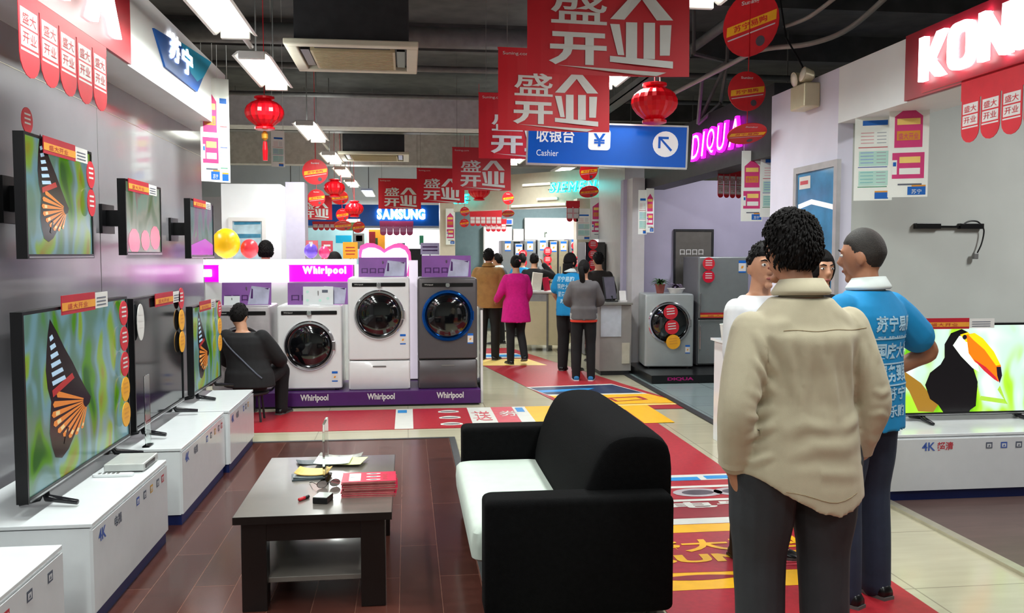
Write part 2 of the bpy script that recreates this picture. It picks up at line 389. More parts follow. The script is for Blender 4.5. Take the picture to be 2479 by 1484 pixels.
# ------------------------------------------------------------------ ceiling air conditioners
M_AC = mat('cassette_plastic', (196, 192, 172), .45, var=.03)
M_ACG = mat('cassette_grille', (176, 164, 130), .5, var=.05)
def cassette(x, y, z, sx, sy, label):
    t = thing('air_conditioner', label, 'air conditioner', (x, y, z), group='ceiling cassette air conditioners')
    mb = MB(); a, b = sx / 2, sy / 2
    mb.box(-a, a, -b, -b + .1, 0, .05, M_AC); mb.box(-a, a, b - .1, b, 0, .05, M_AC); mb.box(-a, -a + .1, -b + .1, b - .1, 0, .05, M_AC); mb.box(a - .1, a, -b + .1, b - .1, 0, .05, M_AC)
    mb.build('face_panel', t, bevel=.01, world=False)
    mb = MB(); mb.box(-a + .2, a - .2, -b + .2, b - .2, -.005, .04, M_ACG)
    for k in range(14): q = -b + .22 + k * (sy - .44) / 13; mb.box(-a + .22, a - .22, q - .006, q + .006, -.012, -.004, M_ACG)
    mb.build('intake_grille', t, world=False)
    for s in (-1, 1):
        MB().box(-a + .24, a - .24, s * (b - .15) - .035, s * (b - .15) + .035, .012, .03, M_BLACK).build('air_slot', t, world=False)
        MB().box(s * (a - .15) - .035, s * (a - .15) + .035, -b + .24, b - .24, .012, .03, M_BLACK).build('air_slot', t, world=False)
    for s in (-1, 1): MB().box(-a + .24, a - .24, s * (b - .15) - .03, s * (b - .15) + .03, -.003, .006, M_AC, Matrix.Translation((0, 0, .012)) @ Matrix.Rotation(.12 * s, 4, 'X')).build('louver', t, world=False)
    MB().box(-a + .08, a - .08, -b + .08, b - .08, .05, .5, M_DKMET).build('casing', t, bevel=.01, world=False)
    for sx_ in (-1, 1):
        for sy_ in (-1, 1): MB().tube([(sx_ * a * .7, sy_ * b * .7, .5), (sx_ * a * .7, sy_ * b * .7, 4.3 - z)], .008, M_GREYM, 6).build('hanging_rod', t, world=False)
    return t
cassette(-.45, 8.05, 3.34, 1.12, 1.12, 'square cream ceiling air conditioner nearest the camera, right of the tube lights')
cassette(-.55, 15.6, 3.28, 1.2, 1.2, 'square ceiling air conditioner farther back, beyond the concrete beam')
# ------------------------------------------------------------------ floor graphics
M_RED = mat('red_floor_print', (168, 36, 46), .4, var=.12, vs_=30)
M_RED2 = mat('dark_red_print', (140, 26, 36), .4, var=.1)
M_FYEL = mat('yellow_print', (246, 184, 22), .35, var=.06)
M_FWHT = mat('white_print', (214, 214, 206), .4, var=.04)
M_FPNK = mat('pink_print', (206, 80, 92), .4, var=.08)
M_FBLU = mat('blue_print', (40, 140, 206), .4, var=.05)
M_FDKB = mat('dark_blue_print', (30, 50, 84), .4, var=.3, vs_=8)
M_FGRY = mat('grey_print', (84, 76, 84), .4, var=.2)
M_LYEL = mat('pale_yellow_print', (250, 214, 120), .4, var=.05)
def fq(mb, x0, x1, y0, y1, m, z=.005): mb.poly([(x0, y0, z), (x1, y0, z), (x1, y1, z), (x0, y1, z)], m)
Y0, Y1 = PZ(1000, 1039).y, PZ(1000, 991).y
mb = MB(); mb.box(-1.95, 2.34, Y0, Y1, .0, .004, M_RED)
X = lambda p: PZ(p, 1015).x
for a, b, m in ((957, 1000, M_FWHT), (1003, 1140, M_RED), (1140, 1202, M_FWHT), (1202, 1258, M_FPNK), (1258, 1292, M_FWHT), (1292, 1348, M_FYEL), (1545, 1620, M_FYEL)): fq(mb, X(a), X(b), Y0, Y1, m)
fq(mb, X(962), X(985), Y1 - .22, Y1 - .06, M_FBLU, .006); fq(mb, X(1264), X(1284), Y1 - .3, Y1 - .06, M_FBLU, .006)
fq(mb, X(1348), X(1545), Y0, Y1 - .3, M_RED2); fq(mb, X(1348), X(1545), Y1 - .3, Y1, M_FYEL)
for k in range(3):
    c = Y0 + .18 + k * .32; x0, x1 = X(1064), X(1116)
    mb.poly([(x0 + (x1 - x0) * f, c + .06 * math.sin(PI * f) + .02, .006) for f in [i / 8 for i in range(9)]] + [(x0 + (x1 - x0) * f, c - .03 * math.sin(PI * f) - .04, .006) for f in [i / 8 for i in range(8, -1, -1)]], M_FWHT)
    mb.poly([(x0 + (x1 - x0) * f, c + .015 * math.sin(PI * f) + .0, .007) for f in [i / 8 for i in range(1, 8)]] + [(x0 + (x1 - x0) * f, c - .02 * math.sin(PI * f) - .012, .007) for f in [i / 8 for i in range(7, 0, -1)]], M_FGRY)
FU = lambda x, y: frame((x, y, 0), (1, 0, 0), (0, 1, 0))
for k in range(3): fq(mb, X(1146), X(1192), Y0 + .15 + k * .28, Y0 + .17 + k * .28, M_FPNK, .006)
mb.text('送', M_FPNK, FU(X(1152), Y0 + .3), 0, 0, w=.16, h=.5, z=.007); mb.text('券', M_FWHT, FU(X(1215), Y0 + .5), 0, 0, w=.2, h=.28, z=.007)
tag(mb.build('floor_sticker'), 'red printed floor strip lying across the aisle in front of the purple podium', 'floor sticker')
mb = MB(); X0, X1 = 1.14, 2.34; YY = lambda p: PZ(1690, p).y
mb.box(X0, X1, .6, Y0 - .01, 0, .004, M_RED)
for a, b, m in ((1164, 1150, M_FWHT), (1182, 1177, M_FWHT), (1255, 1236, M_RED2), (1236, 1208, M_RED2), (1270, 1256, M_FWHT), (1290, 1271, M_FYEL), (1430, 1386, M_FYEL)): fq(mb, X0, X1, YY(a), YY(b), m)
fq(mb, X0, X1, YY(1215), YY(1210), M_FWHT, .006)
fq(mb, 1.65, 2.05, YY(1164), YY(1156), M_FBLU, .006); fq(mb, 2.1, 2.34, YY(1162), YY(1154), M_FBLU, .006)
for cx in (1.45, 1.92, 2.2):
    mb.poly([(cx + .17 * math.cos(a), YY(1194) + .10 * math.sin(a), .006) for a in [2 * PI * k / 16 for k in range(16)]], mat('print_silver', (176, 166, 170), .4))
    mb.poly([(cx + .11 * math.cos(a), YY(1194) + .06 * math.sin(a), .007) for a in [2 * PI * k / 16 for k in range(16)]], M_FGRY)
mb.text('送电器', M_FWHT, FU(1.25, YY(1232)), 0, 0, w=1.05, h=YY(1217) - YY(1232), bold=.03, z=.0065)
mb.text('盛大开业', M_FYEL, FU(1.2, YY(1338)), 0, 0, w=1.1, h=YY(1308) - YY(1338), bold=.03, z=.006)
mb.text('SUNING', M_FYEL, FU(1.25, YY(1364)), 0, 0, w=1.05, h=YY(1344) - YY(1364), bold=.04, z=.006)
fq(mb, 1.7, 2.34, YY(1374), YY(1370), M_FPNK, .006); fq(mb, 1.8, 2.34, YY(1380), YY(1377), M_FPNK, .006)
mb.poly([(X0, YY(1386), .006), (X1, YY(1386), .006), (X1, YY(1394), .006)], M_RED)
mb.poly([(1.2 + .45 * f, YY(1400) + .03 * math.sin(PI * f), .006) for f in [k / 8 for k in range(9)]] + [(1.65 - .45 * f, YY(1402) - .03 * math.sin(PI * f), .006) for f in [k / 8 for k in range(1, 8)]], M_RED2)
tag(mb.build('floor_sticker'), 'red and yellow printed floor strip running up the aisle right of the black sofa', 'floor sticker')
mb = MB()
def band(l0, r0, l1, r1, m, z=.004): mb.poly([PZ(*l1, z), PZ(*r1, z), PZ(*r0, z), PZ(*l0, z)], m)
band((1090, 845), (1235, 842), (1390, 994), (1694, 988), M_RED, .004)
band((1100, 857), (1250, 855), (1125, 868), (1275, 866), M_FWHT, .006); band((1105, 860), (1255, 858), (1115, 865), (1268, 863), M_FBLU, .007)
band((1125, 871), (1275, 868), (1140, 885), (1325, 884), M_LYEL, .006)
band((1273, 937), (1480, 929), (1330, 958), (1568, 953), M_FWHT, .006); band((1282, 938.5), (1482, 931), (1325, 955), (1556, 950.5), M_FDKB, .007)
band((1300, 945), (1440, 939), (1312, 950), (1420, 945), MATS['blue_print'], .008)
band((1331, 958), (1569, 953), (1384, 981), (1653, 974), M_FYEL, .006)
band((1470, 963), (1548, 959), (1490, 972), (1570, 967), M_RED, .007); band((1482, 964.5), (1540, 961.5), (1496, 970.5), (1556, 966.5), M_FYEL, .008)
band((1384, 982), (1653, 975), (1392, 985), (1666, 978), M_LYEL, .006)
tag(mb.build('floor_sticker'), 'long red floor strip with blue picture panel slanting away behind the black sofa', 'floor sticker')
# ================================================================== televisions and their cabinets
def screen_mat(name, cols, scale, strength, seed=0.0):
    if name in MATS: return MATS[name]
    m = mat(name, (10, 10, 12), .16, var=0); nt, b = nodes_of(m)
    tc = nt.nodes['Texture Coordinate']; mp = nt.nodes.new('ShaderNodeMapping'); mp.inputs['Location'].default_value = (seed, seed * .7, seed * 1.3); mp.inputs['Scale'].default_value = (scale, scale, scale * .55)
    n = nt.nodes.new('ShaderNodeTexNoise'); n.inputs['Scale'].default_value = 1.0; n.inputs['Detail'].default_value = 1.2; n.inputs['Distortion'].default_value = .5
    r = nt.nodes.new('ShaderNodeValToRGB'); r.color_ramp.interpolation = 'EASE'
    els = r.color_ramp.elements
    while len(els) < len(cols): els.new(.5)
    for i, c in enumerate(cols): els[i].position = .27 + .46 * i / (len(cols) - 1); els[i].color = lin(c)
    nt.links.new(tc.outputs['Object'], mp.inputs[0]); nt.links.new(mp.outputs[0], n.inputs['Vector']); nt.links.new(n.outputs[0], r.inputs[0])
    nt.links.new(r.outputs[0], b.inputs['Emission Color']); b.inputs['Emission Strength'].default_value = strength
    return m
def pix(name, c, e=.8): return mat('screen_' + name, c, .16, emit=e, var=0) if ('screen_' + name) not in MATS else MATS['screen_' + name]
M_SMEADOW = screen_mat('screen_meadow', [(40, 110, 30), (90, 160, 20), (110, 150, 130), (130, 176, 186), (150, 190, 60), (170, 140, 40)], 4.6, .55, 3.1)
M_SFLOWER = screen_mat('screen_flower', [(90, 130, 60), (130, 160, 130), (180, 190, 170), (150, 190, 170), (190, 90, 120)], 5.0, .5, 8.4)
M_SPURPLE = screen_mat('screen_violet', [(60, 110, 90), (110, 150, 150), (150, 130, 150), (150, 90, 150), (130, 170, 140)], 6.0, .5, 5.2)
M_SLIME = screen_mat('screen_jungle', [(60, 150, 10), (150, 230, 20), (190, 250, 60), (220, 250, 235), (255, 255, 255), (120, 210, 30)], 4.2, 1.05, 1.7)
M_SOFF = mat('screen_off', (26, 30, 34), .08, var=0)
WING = [(.215, .94), (.27, .86), (.33, .76), (.40, .66), (.46, .56), (.52, .47), (.565, .41), (.55, .375), (.49, .35), (.45, .29), (.40, .23), (.34, .165), (.28, .135), (.225, .16), (.20, .23), (.185, .31), (.195, .40), (.205, .48), (.18, .56), (.17, .66), (.18, .76), (.195, .86)]
def butterfly(mb, w, h, M, dx=0.0, dy=0.0, s=1.0):
    p = lambda u, v, z: (((u - .3) * s + .3 + dx - .5) * w, ((v - .5) * s + .5 + dy) * h, z)
    K, O, B, R = pix('black', (26, 18, 20), .5), pix('orange', (190, 112, 48), .5), pix('paleblue', (150, 176, 196), .6), pix('brickred', (150, 44, 44), .5)
    mb.poly([p(u, v, .002) for u, v in WING], K, M)
    inner = lambda pts, m, z=.003: mb.poly([p(u, v, z) for u, v in pts], m, M)
    for k in range(6):                                             # pale cells of the upper wing
        v = .84 - k * .05; u0 = .205 + .002 * k; u1 = u0 + .035 + k * .017
        inner([(u0, v), (u1 - .012, v + .012), (u1, v - .012), (u0 + .008, v - .026)], B)
    inner([(.215, .54), (.39, .60), (.41, .565), (.22, .50)], R)
    root = (.535, .40)
    for k in range(9):                                             # orange cells fanning out from the root
        a0, a1 = 152 + k * 11.5, 152 + k * 11.5 + 9.2
        f = lambda a, r: (root[0] + r * math.cos(math.radians(a)), root[1] + r * math.sin(math.radians(a)) * .9)
        rm = [.31, .325, .33, .325, .31, .29, .27, .235, .19][k]
        inner([f(a0, .05), f(a0 + 1, rm * .97), f((a0 + a1) / 2, rm), f(a1 - 1, rm * .96), f(a1, .05)], O)
        if k > 1: inner([f(a0 + 2, rm * .80), f(a0 + 2, rm * .9), f(a1 - 2, rm * .9), f(a1 - 2, rm * .80)], pix('cream', (190, 170, 120), .6), .0035)
    inner([(.30, .21), (.33, .30), (.345, .29), (.32, .2)], K, .004)
def toucan(mb, M):
    # outline measured off the set: origin bottom centre, metres
    q = lambda px, py, z: ((px - 2355) * S_, (1006 - py) * S_, z)
    S_ = 5.9 / 2100.0
    K, Wt, Y, O, R, D = pix('birdblack', (24, 22, 24), .5), pix('birdwhite', (226, 246, 226), 1.0), pix('billyellow', (250, 190, 20), 1.0), pix('billorange', (240, 110, 20), .95), pix('billred', (190, 40, 50), .8), pix('billtip', (34, 26, 40), .5)
    B = pix('branch', (150, 110, 40), .7)
    T = lambda pts, m, z: mb.poly([q(x, y, z) for x, y in pts], m, M)
    T([(2170, 900), (2215, 930), (2262, 985), (2250, 1003), (2210, 1000), (2185, 950), (2165, 925)], B, .002)
    T([(2275, 868), (2274, 835), (2290, 808), (2318, 798), (2335, 806), (2340, 850), (2355, 905), (2365, 940), (2362, 975), (2345, 1004), (2276, 1004), (2262, 985), (2240, 970), (2226, 935), (2238, 905), (2265, 885)], K, .003)
    T([(2320, 860), (2350, 890), (2365, 930), (2362, 990), (2340, 1004), (2300, 1000), (2290, 930)], K, .0032)
    T([(2296, 838), (2312, 815), (2335, 815), (2345, 850), (2362, 880), (2368, 905), (2350, 895), (2318, 865)], Wt, .004)
    T([(2314, 812), (2335, 806), (2348, 820), (2344, 833), (2330, 830)], Y, .0045)
    T([(2330, 812), (2352, 808), (2375, 822), (2405, 855), (2425, 890), (2428, 920), (2420, 930), (2395, 905), (2355, 880), (2338, 858)], O, .005)
    T([(2335, 812), (2352, 808), (2375, 822), (2405, 855), (2424, 888), (2412, 890), (2380, 850), (2350, 826)], Y, .0055)
    T([(2350, 872), (2385, 893), (2412, 918), (2422, 932), (2408, 924), (2380, 902)], R, .0056)
    T([(2413, 893), (2425, 893), (2429, 915), (2423, 934), (2416, 915)], D, .006)
    T([(2326 + 6 * math.cos(a), 818 + 6 * math.sin(a)) for a in [2 * PI * k / 12 for k in range(12)]][::-1], D, .006)
    for a in ((2375, 965, 2440, 975), (2425, 940, 2445, 985)): T([(a[0], a[1]), (a[2], a[3]), (a[2] + 8, a[3] + 12), (a[0] - 6, a[1] + 10)], pix('leaf', (150, 190, 60), .9), .0025)
def tv(label, loc, M, w, h, smat, art=None, mount=0.0, feet=True, group=None, thick=.045, depth_feet=.13, drop=.049):
    """M: x along the screen, y up, z out of the screen; the thing sits at the bottom centre of the set"""
    t = thing('television', label, 'television', loc, group=group)
    b = .014
    mb = MB(); mb.box(-w / 2, w / 2, 0, h, -thick, -.004, M_BLACK, M)
    mb.box(-w / 2, w / 2, h - b, h, -.004, .004, M_BLACK, M); mb.box(-w / 2, w / 2, 0, b * 1.6, -.004, .004, M_BLACK, M)
    mb.box(-w / 2, -w / 2 + b, b * 1.6, h - b, -.004, .004, M_BLACK, M); mb.box(w / 2 - b, w / 2, b * 1.6, h - b, -.004, .004, M_BLACK, M)
    mb.build('housing', t, world=False)
    mb = MB(); mb.poly([(-w / 2 + b, b * 1.6, -.003), (w / 2 - b, b * 1.6, -.003), (w / 2 - b, h - b, -.003), (-w / 2 + b, h - b, -.003)], smat, M)
    if art: art(mb, M @ Matrix.Translation((0, 0, -.0035)))
    mb.build('screen', t, world=False)
    MB().box(-w / 2 + b, w / 2 - b, .004, .012, .004, .006, mat('silver_strip', (170, 170, 172), .25, metal=.8), M).build('bottom_trim', t, world=False)
    if mount:
        mb = MB(); mb.box(-.12, .12, h * .3, h * .7, -mount, -mount + .02, M_BLACK, M); mb.box(-.05, .05, h * .4, h * .62, -mount + .02, -thick, M_BLACK, M)
        mb.build('wall_mount', t, world=False)
        MB().box(-w * .3, w * .3, h * .12, h * .6, -thick - .03, -thick, M_BLACK, M).build('back_bulge', t, bevel=.008, world=False)
    if feet:
        for s in (-1, 1):
            mb = MB(); x = s * w * .32
            mb.tube([M @ Vector((x, .02, -.03)), M @ Vector((x + s * .02, -drop * .7, -.01)), M @ Vector((x + s * .05, -drop, depth_feet))], [.02, .018, .012], mat('foot_gloss', (28, 28, 32), .15), 8)
            mb.tube([M @ Vector((x, .02, -.03)), M @ Vector((x + s * .02, -drop * .7, -.05)), M @ Vector((x + s * .05, -drop, -.12))], [.02, .018, .012], MATS['foot_gloss'], 8)
            mb.build('foot', t, smooth=True, world=False)
    return t
RX = faceR((0, 0, 0)); FY = front((0, 0, 0))
XT = -1.6
def yT(px, X_): return PX(px, 614, X_).y
art1 = lambda w, h, **k: (lambda mb, M: butterfly(mb, w, h, M, **k))
def left_tv(label, X_, pa, pb, z0, z1, smat, art=None, artk=None, **k):
    a, b = yT(pa, X_), yT(pb, X_); w, h = b - a, z1 - z0
    return tv(label, (X_, (a + b) / 2, z0), RX, w, h, smat, art1(w, h, **(artk or {})) if art else None, **k), a, b
tv('large television showing a butterfly, standing on the second white cabinet', (XT, (3.83 + 5.20) / 2, .54), RX, 1.37, .815, M_SMEADOW, art1(1.37, .815))
tv('dark switched-off television on the third white cabinet', (XT, (5.31 + 6.43) / 2, .545), RX, 1.12, .79, M_SOFF)
tv('small butterfly television on the farthest white cabinet beside the crouching person', (XT, (6.72 + 7.68) / 2, .533), RX, .96, .67, M_SMEADOW, art1(.96, .67))
tv('wall television with a butterfly, nearest of the three mounted on the grey wall', (-1.75, 4.705, 1.575), RX, .87, .59, M_SMEADOW, art1(.87, .59, dx=.02, dy=.04, s=1.1), mount=.25, feet=False)
tv('wall television with pink flowers, middle of the three mounted on the grey wall', (-1.75, 6.11, 1.59), RX, .80, .48, M_SFLOWER, lambda mb, M: [mb.poly([(x + r * math.cos(a), y + r * .7 * math.sin(a), .002) for a in [2 * PI * k / 10 for k in range(10)]], pix('pinkpetal', (196, 90, 112), .7), M) for x, y, r in ((-.22, .09, .12), (.02, .1, .1), (.25, .12, .12))], mount=.25, feet=False)
tv('wall television with a violet picture, farthest of the three mounted on the grey wall', (-1.75, 7.78, 1.56), RX, .86, .49, M_SPURPLE, lambda mb, M: mb.poly([(-.4, .03, .002), (.4, .03, .002), (.4, .12, .002), (.1, .17, .002), (-.4, .11, .002)], pix('violetfield', (150, 50, 160), .7), M), mount=.25, feet=False)
# ---- white cabinets
M_CABW = mat('white_lacquer', (222, 226, 228), .22, var=.02, coat=.3)
M_CABF = mat('white_lacquer_front', (214, 216, 218), .25, var=.02, coat=.3)
M_PRNB = mat('blue_ink', (70, 96, 170), .5, var=0); M_PRNR = mat('red_ink', (190, 60, 70), .5, var=0); M_PRNG = mat('grey_ink', (90, 96, 110), .5, var=0); M_PRNY = mat('ochre_ink', (200, 150, 60), .5, var=0)
def cabinet(label, x0, x1, y0, y1, z1, side, prints, group=None, ztop=.45):
    """side 'R' fronts +X, 'F' fronts -Y"""
    cx, cy = (x0 + x1) / 2, (y0 + y1) / 2
    t = thing('tv_cabinet', label, 'cabinet', (cx, cy, .014), group=group)
    MB().box(x0 + .01, x1 - .01, y0 + .01, y1 - .01, .014, .075, M_NAVY).build('plinth', t)
    MB().box(x0 + .004, x1 - .012, y0 + .004, y1 - .004, .075, z1 - .022, M_CABW).build('carcass', t)
    MB().box(x0, x1, y0, y1, z1 - .018, z1, M_CABW).build('cabinet_top', t, bevel=.003)
    mb = MB()
    if side == 'R':
        mb.box(x1 - .012, x1 + .002, y0 + .004, y1 - .004, .08, z1 - .03, M_CABF); M = faceR((x1 + .0035, y0, 0)); L = y1 - y0
    else:
        mb.box(x0 + .004, x1 - .004, y0 - .012, y0 + .004, .08, z1 - .03, M_CABF); M = front((x0, y0 - .0135, 0)); L = x1 - x0
    for u, txt, hh, m in prints:
        if txt == '#':
            mb.poly([(u * L, z1 - .1, 0), (u * L + .045, z1 - .1, 0), (u * L + .045, z1 - .06, 0), (u * L, z1 - .06, 0)], m, M)
            mb.poly([(u * L + .008, z1 - .093, .0004), (u * L + .037, z1 - .093, .0004), (u * L + .037, z1 - .07, .0004), (u * L + .008, z1 - .07, .0004)], M_CABF, M)
            mb.poly([(u * L + .014, z1 - .089, .0008), (u * L + .03, z1 - .089, .0008), (u * L + .024, z1 - .074, .0008)], m, M)
        else: mb.text(txt, m, M, u * L, z1 - .105, h=hh, bold=.02)
    mb.build('door', t)
    return t
ic = [(.06, '4K', .055, M_PRNB), (.24, '电视', .05, M_PRNG), (.52, '#', 0, M_PRNB), (.62, '#', 0, M_PRNG), (.72, '#', 0, M_PRNY), (.82, '#', 0, M_PRNG), (.9, '#', 0, M_PRNR)]
cabinet('white cabinet at the bottom left corner, nothing on it', -1.95, -1.34, 2.0, 3.50, .47, 'R', [(.55, '#', 0, M_PRNG), (.66, '#', 0, M_PRNR), (.78, '#', 0, M_PRNG), (.9, '#', 0, M_PRNG)])
cabinet('white cabinet under the large butterfly television', -1.95, -1.32, 3.76, 4.90, .47, 'R', ic)
cabinet('white cabinet under the switched-off television', -1.95, -1.31, 5.18, 6.36, .47, 'R', ic)
cabinet('white cabinet farthest back, ending beside the red floor strip', -1.95, -1.28, 6.40, 7.38, .47, 'R', ic[:5])
c0 = PY(2105, 1055, 5.15)
cabinet('wide low white cabinet against the pale wall at the right', c0.x, c0.x + 2.6, 5.15, 5.75, c0.z, 'F', [(.135, '4K', .055, M_PRNB), (.175, '超清', .055, M_PRNR), (.305, '#', 0, M_PRNG), (.345, '#', 0, M_PRNB), (.385, '#', 0, M_PRNG), (.425, '#', 0, M_PRNY), (.465, '#', 0, M_PRNG), (.505, '#', 0, M_PRNB)])
tv('widescreen television showing a toucan, on the wide white cabinet at the right', (PY(2355, 1014, 5.56).x, 5.56, c0.z + .037), FY, 1.09, .64, M_SLIME, lambda mb, M: toucan(mb, M @ Matrix.Translation((0, .016, 0))), feet=True, depth_feet=.16, drop=.024)
# ---- promotional strips over the sets
M_CRED = mat('card_red', (176, 30, 46), .5, var=.05); M_CORG = mat('card_orange', (222, 150, 50), .5, var=.05); M_CWHT = mat('card_white', (214, 212, 208), .5, var=.03)
def strip(label, o, M, L, hh=.085, card=.3):
    """red and yellow strip with a white price card at its right end, lying over the top edge of a set"""
    t = thing('price_strip', label, 'price strip', o)
    mb = MB(); a = L * (1 - card)
    mb.box(0, a, 0, hh, 0, .004, M_CRED, M); mb.poly([(0, hh * .2, .005), (a, hh * .2, .005), (a, hh * .62, .005), (0, hh * .62, .005)], M_CORG, M)
    mb.text('盛大开业', M_CRED, M, a * .15, hh * .25, w=a * .6, h=hh * .3, z=.006)
    mb.build('banner_card', t, world=False)
    mb = MB(); mb.box(a, L, 0.005, hh - .005, 0, .004, M_CWHT, M)
    for k in range(3): mb.poly([(a + .02, hh * (.2 + .2 * k), .005), (L - .03, hh * (.2 + .2 * k), .005), (L - .03, hh * (.27 + .2 * k), .005), (a + .02, hh * (.27 + .2 * k), .005)], M_PRNG, M)
    mb.build('price_card', t, world=False)
strip('red and yellow price strip on the large butterfly television', (XT + .012, 4.22, 1.315), RX, .62, .09)
strip('red and yellow price strip on the switched-off television', (XT + .012, 5.72, 1.26), RX, .6, .085)
strip('red and yellow price strip on the small butterfly television', (XT + .012, 6.9, 1.15), RX, .55, .08)
strip('red and yellow price strip on the nearest wall television', (-1.738, 4.46, 2.085), RX, .58, .085)
strip('red and yellow price strip on the pink flower wall television', (-1.738, 5.74, 1.995), RX, .62, .08)
strip('red and yellow price strip on the violet wall television', (-1.738, 7.42, 1.985), RX, .62, .07)
strip('red and yellow price strip on the toucan television', tuple(PY(2236, 797, 5.545)), FY, .52, .075, .36)
# ---- chains of round tags
def tags(label, o, M, cols, r=.062, sx=1.0, name='hanging_tag'):
    t = thing(name, label, 'hanging tag', o)
    z = 0
    for k, c in enumerate(cols):
        mb = MB(); y = -k * r * 2.05 - r
        mb.prism([(r * sx * math.cos(a), y + r * math.sin(a)) for a in [2 * PI * i / 20 for i in range(20)]], .004, c, M)
        for q in (-.3, .05, .4): mb.poly([(-r * .55 * sx, y + q * r, .0048), (r * .55 * sx, y + q * r, .0048), (r * .55 * sx, y + q * r + r * .14, .0048), (-r * .55 * sx, y + q * r + r * .14, .0048)], M_CWHT if c is not MATS.get('tag_yellow') else M_CORG, M)
        mb.build('tag_disc', t, world=False)
    return t
M_TRED = mat('tag_red', (206, 40, 54), .45, var=.05); M_TYEL = mat('tag_yellow', (240, 170, 40), .45, var=.05)
tags('red and yellow tag chain down the far edge of the large butterfly television', (XT + .012, 5.10, 1.335), RX, [M_TRED, M_TRED, M_TRED, M_TYEL, M_TYEL], .07)
tags('white oval tag hanging on the switched-off television', (XT + .012, 5.41, 1.30), RX, [M_CWHT], .11, .62)
tags('red and orange tag chain beside the small butterfly television', (XT + .012, 6.36, 1.36), RX, [M_TRED, M_TYEL, M_TYEL], .075)
tags('orange tag chain on the far edge of the small butterfly television', (XT + .014, 7.6, 1.2), RX, [M_TRED, M_TYEL, M_TYEL], .07)
tags('red tag on the far upper corner of the nearest wall television', (-1.736, 5.08, 2.11), RX, [M_TRED, M_TRED], .075, .8)
tags('red tag above the near upper corner of the nearest wall television', (-1.755, 4.33, 2.28), RX, [M_TRED], .06)
# ---- small things on the second cabinet
t = thing('set_top_box', 'silver set-top box on the far end of the cabinet under the large butterfly television', 'set-top box', (-1.46, 4.76, .47))
MB().box(-.1, .1, -.13, .13, .006, .045, mat('silver_plastic', (190, 192, 190), .35, metal=.3)).build('casing', t, bevel=.006, world=False)
MB().box(-.09, .09, -.12, .12, 0, .006, M_BLACK).build('base_foot', t, world=False)
MB().box(.1, .103, -.1, .06, .014, .034, M_BLACK).build('display_window', t, world=False)
t = thing('remote_control', 'white remote control beside the silver set-top box', 'remote control', (-1.49, 4.56, .47))
mb = MB(); mb.prism(rrect(-.1, .1, -.022, .022, .02), .016, M_CABW); mb.build('remote_body', t, bevel=.004, world=False)
mb = MB()
for i in range(5):
    for j in range(2): mb.box(-.07 + i * .022, -.058 + i * .022, -.012 + j * .014, -.003 + j * .014, .016, .018, M_GREYM)
mb.build('buttons', t, world=False)
t = thing('sign_holder', 'slim clear sign holder at the far edge of the large butterfly television', 'sign holder', (-1.52, 4.97, .60))
M_GLASS = mat('clear_acrylic', (235, 245, 240), .05, trans=1.0, ior=1.3, var=0)
# sits on the cabinet under the switched-off set
t.location = (-1.52, 5.27, .47)
MB().box(-.02, .02, -.05, .05, 0, .008, M_GLASS).build('foot', t, world=False); MB().box(-.003, .003, -.05, .05, .008, .42, M_GLASS).build('panel', t, world=False)
# ================================================================== signs on the left header
def sheet_sign(name, label, cat, M, w, h, build, th=.01):
    mb = MB(); build(mb, M); return tag(mb.build(name), label, cat)
M_SRED = mat('sign_red', (176, 22, 40), .35, var=.04); M_SBLUE = mat('sign_blue', (0, 96, 190), .35, var=.03); M_SCYAN = mat('sign_cyan', (20, 180, 226), .35, var=.03)
M_LIT = mat('lit_letter', (255, 255, 255), .4, emit=5, var=0)
t = thing('fascia_sign', 'red illuminated fascia sign with white letters at the top left corner', 'sign', (-1.69, 4.1, 2.76))
MB().box(-1.70, -1.68, 1.6, 5.68, 2.765, 3.275, M_SRED).build('sign_panel', t)
M = faceR((-1.676, 0, 0))
for ch, ya, wd in (('K', 2.98, .40), ('I', 3.48, .12), ('N', 3.70, .42), ('W', 4.22, .54), ('A', 4.90, .5)):
    mb = MB(); mb.text(ch, M_LIT, M, ya, 2.85, w=wd, h=.36, bold=.03, z=.03, depth=.03); mb.build('letter', t)
t = thing('fascia_sign', 'blue sign with white characters on the white header at the left', 'sign', (-1.69, 6.6, 2.8))
a, b = yT(385, -1.69), yT(520, -1.69)
mb = MB(); M = faceR((-1.70, 0, 0)); zz = lambda px, py: PX(px, py, -1.69).z
mb.prism([(a, zz(385, 80)), (yT(405, -1.69), zz(405, 172)), (yT(485, -1.69), zz(485, 229)), (b, zz(520, 160)), (b, zz(520, 150))][:1] + [(yT(410, -1.69), zz(410, 170)), (yT(485, -1.69), zz(485, 229)), (yT(500, -1.69), zz(500, 195)), (b, zz(520, 160))], .015, M_SBLUE, M)
mb.poly([(yT(447, -1.69), zz(447, 112)), (yT(470, -1.69), zz(470, 185)), (yT(485, -1.69), zz(485, 205)), (yT(500, -1.69), zz(500, 195)), (b, zz(520, 160))], M_SCYAN, M @ Matrix.Translation((0, 0, .016)))
mb.build('sign_panel', t)
for k, ch in enumerate('苏宁'): mb = MB(); mb.text(ch, M_LIT, M, yT(420, -1.69) + k * .36, zz(455, 178) + .0 - k * .02, w=.32, h=.2, bold=.03, z=.02); mb.build('character', t)
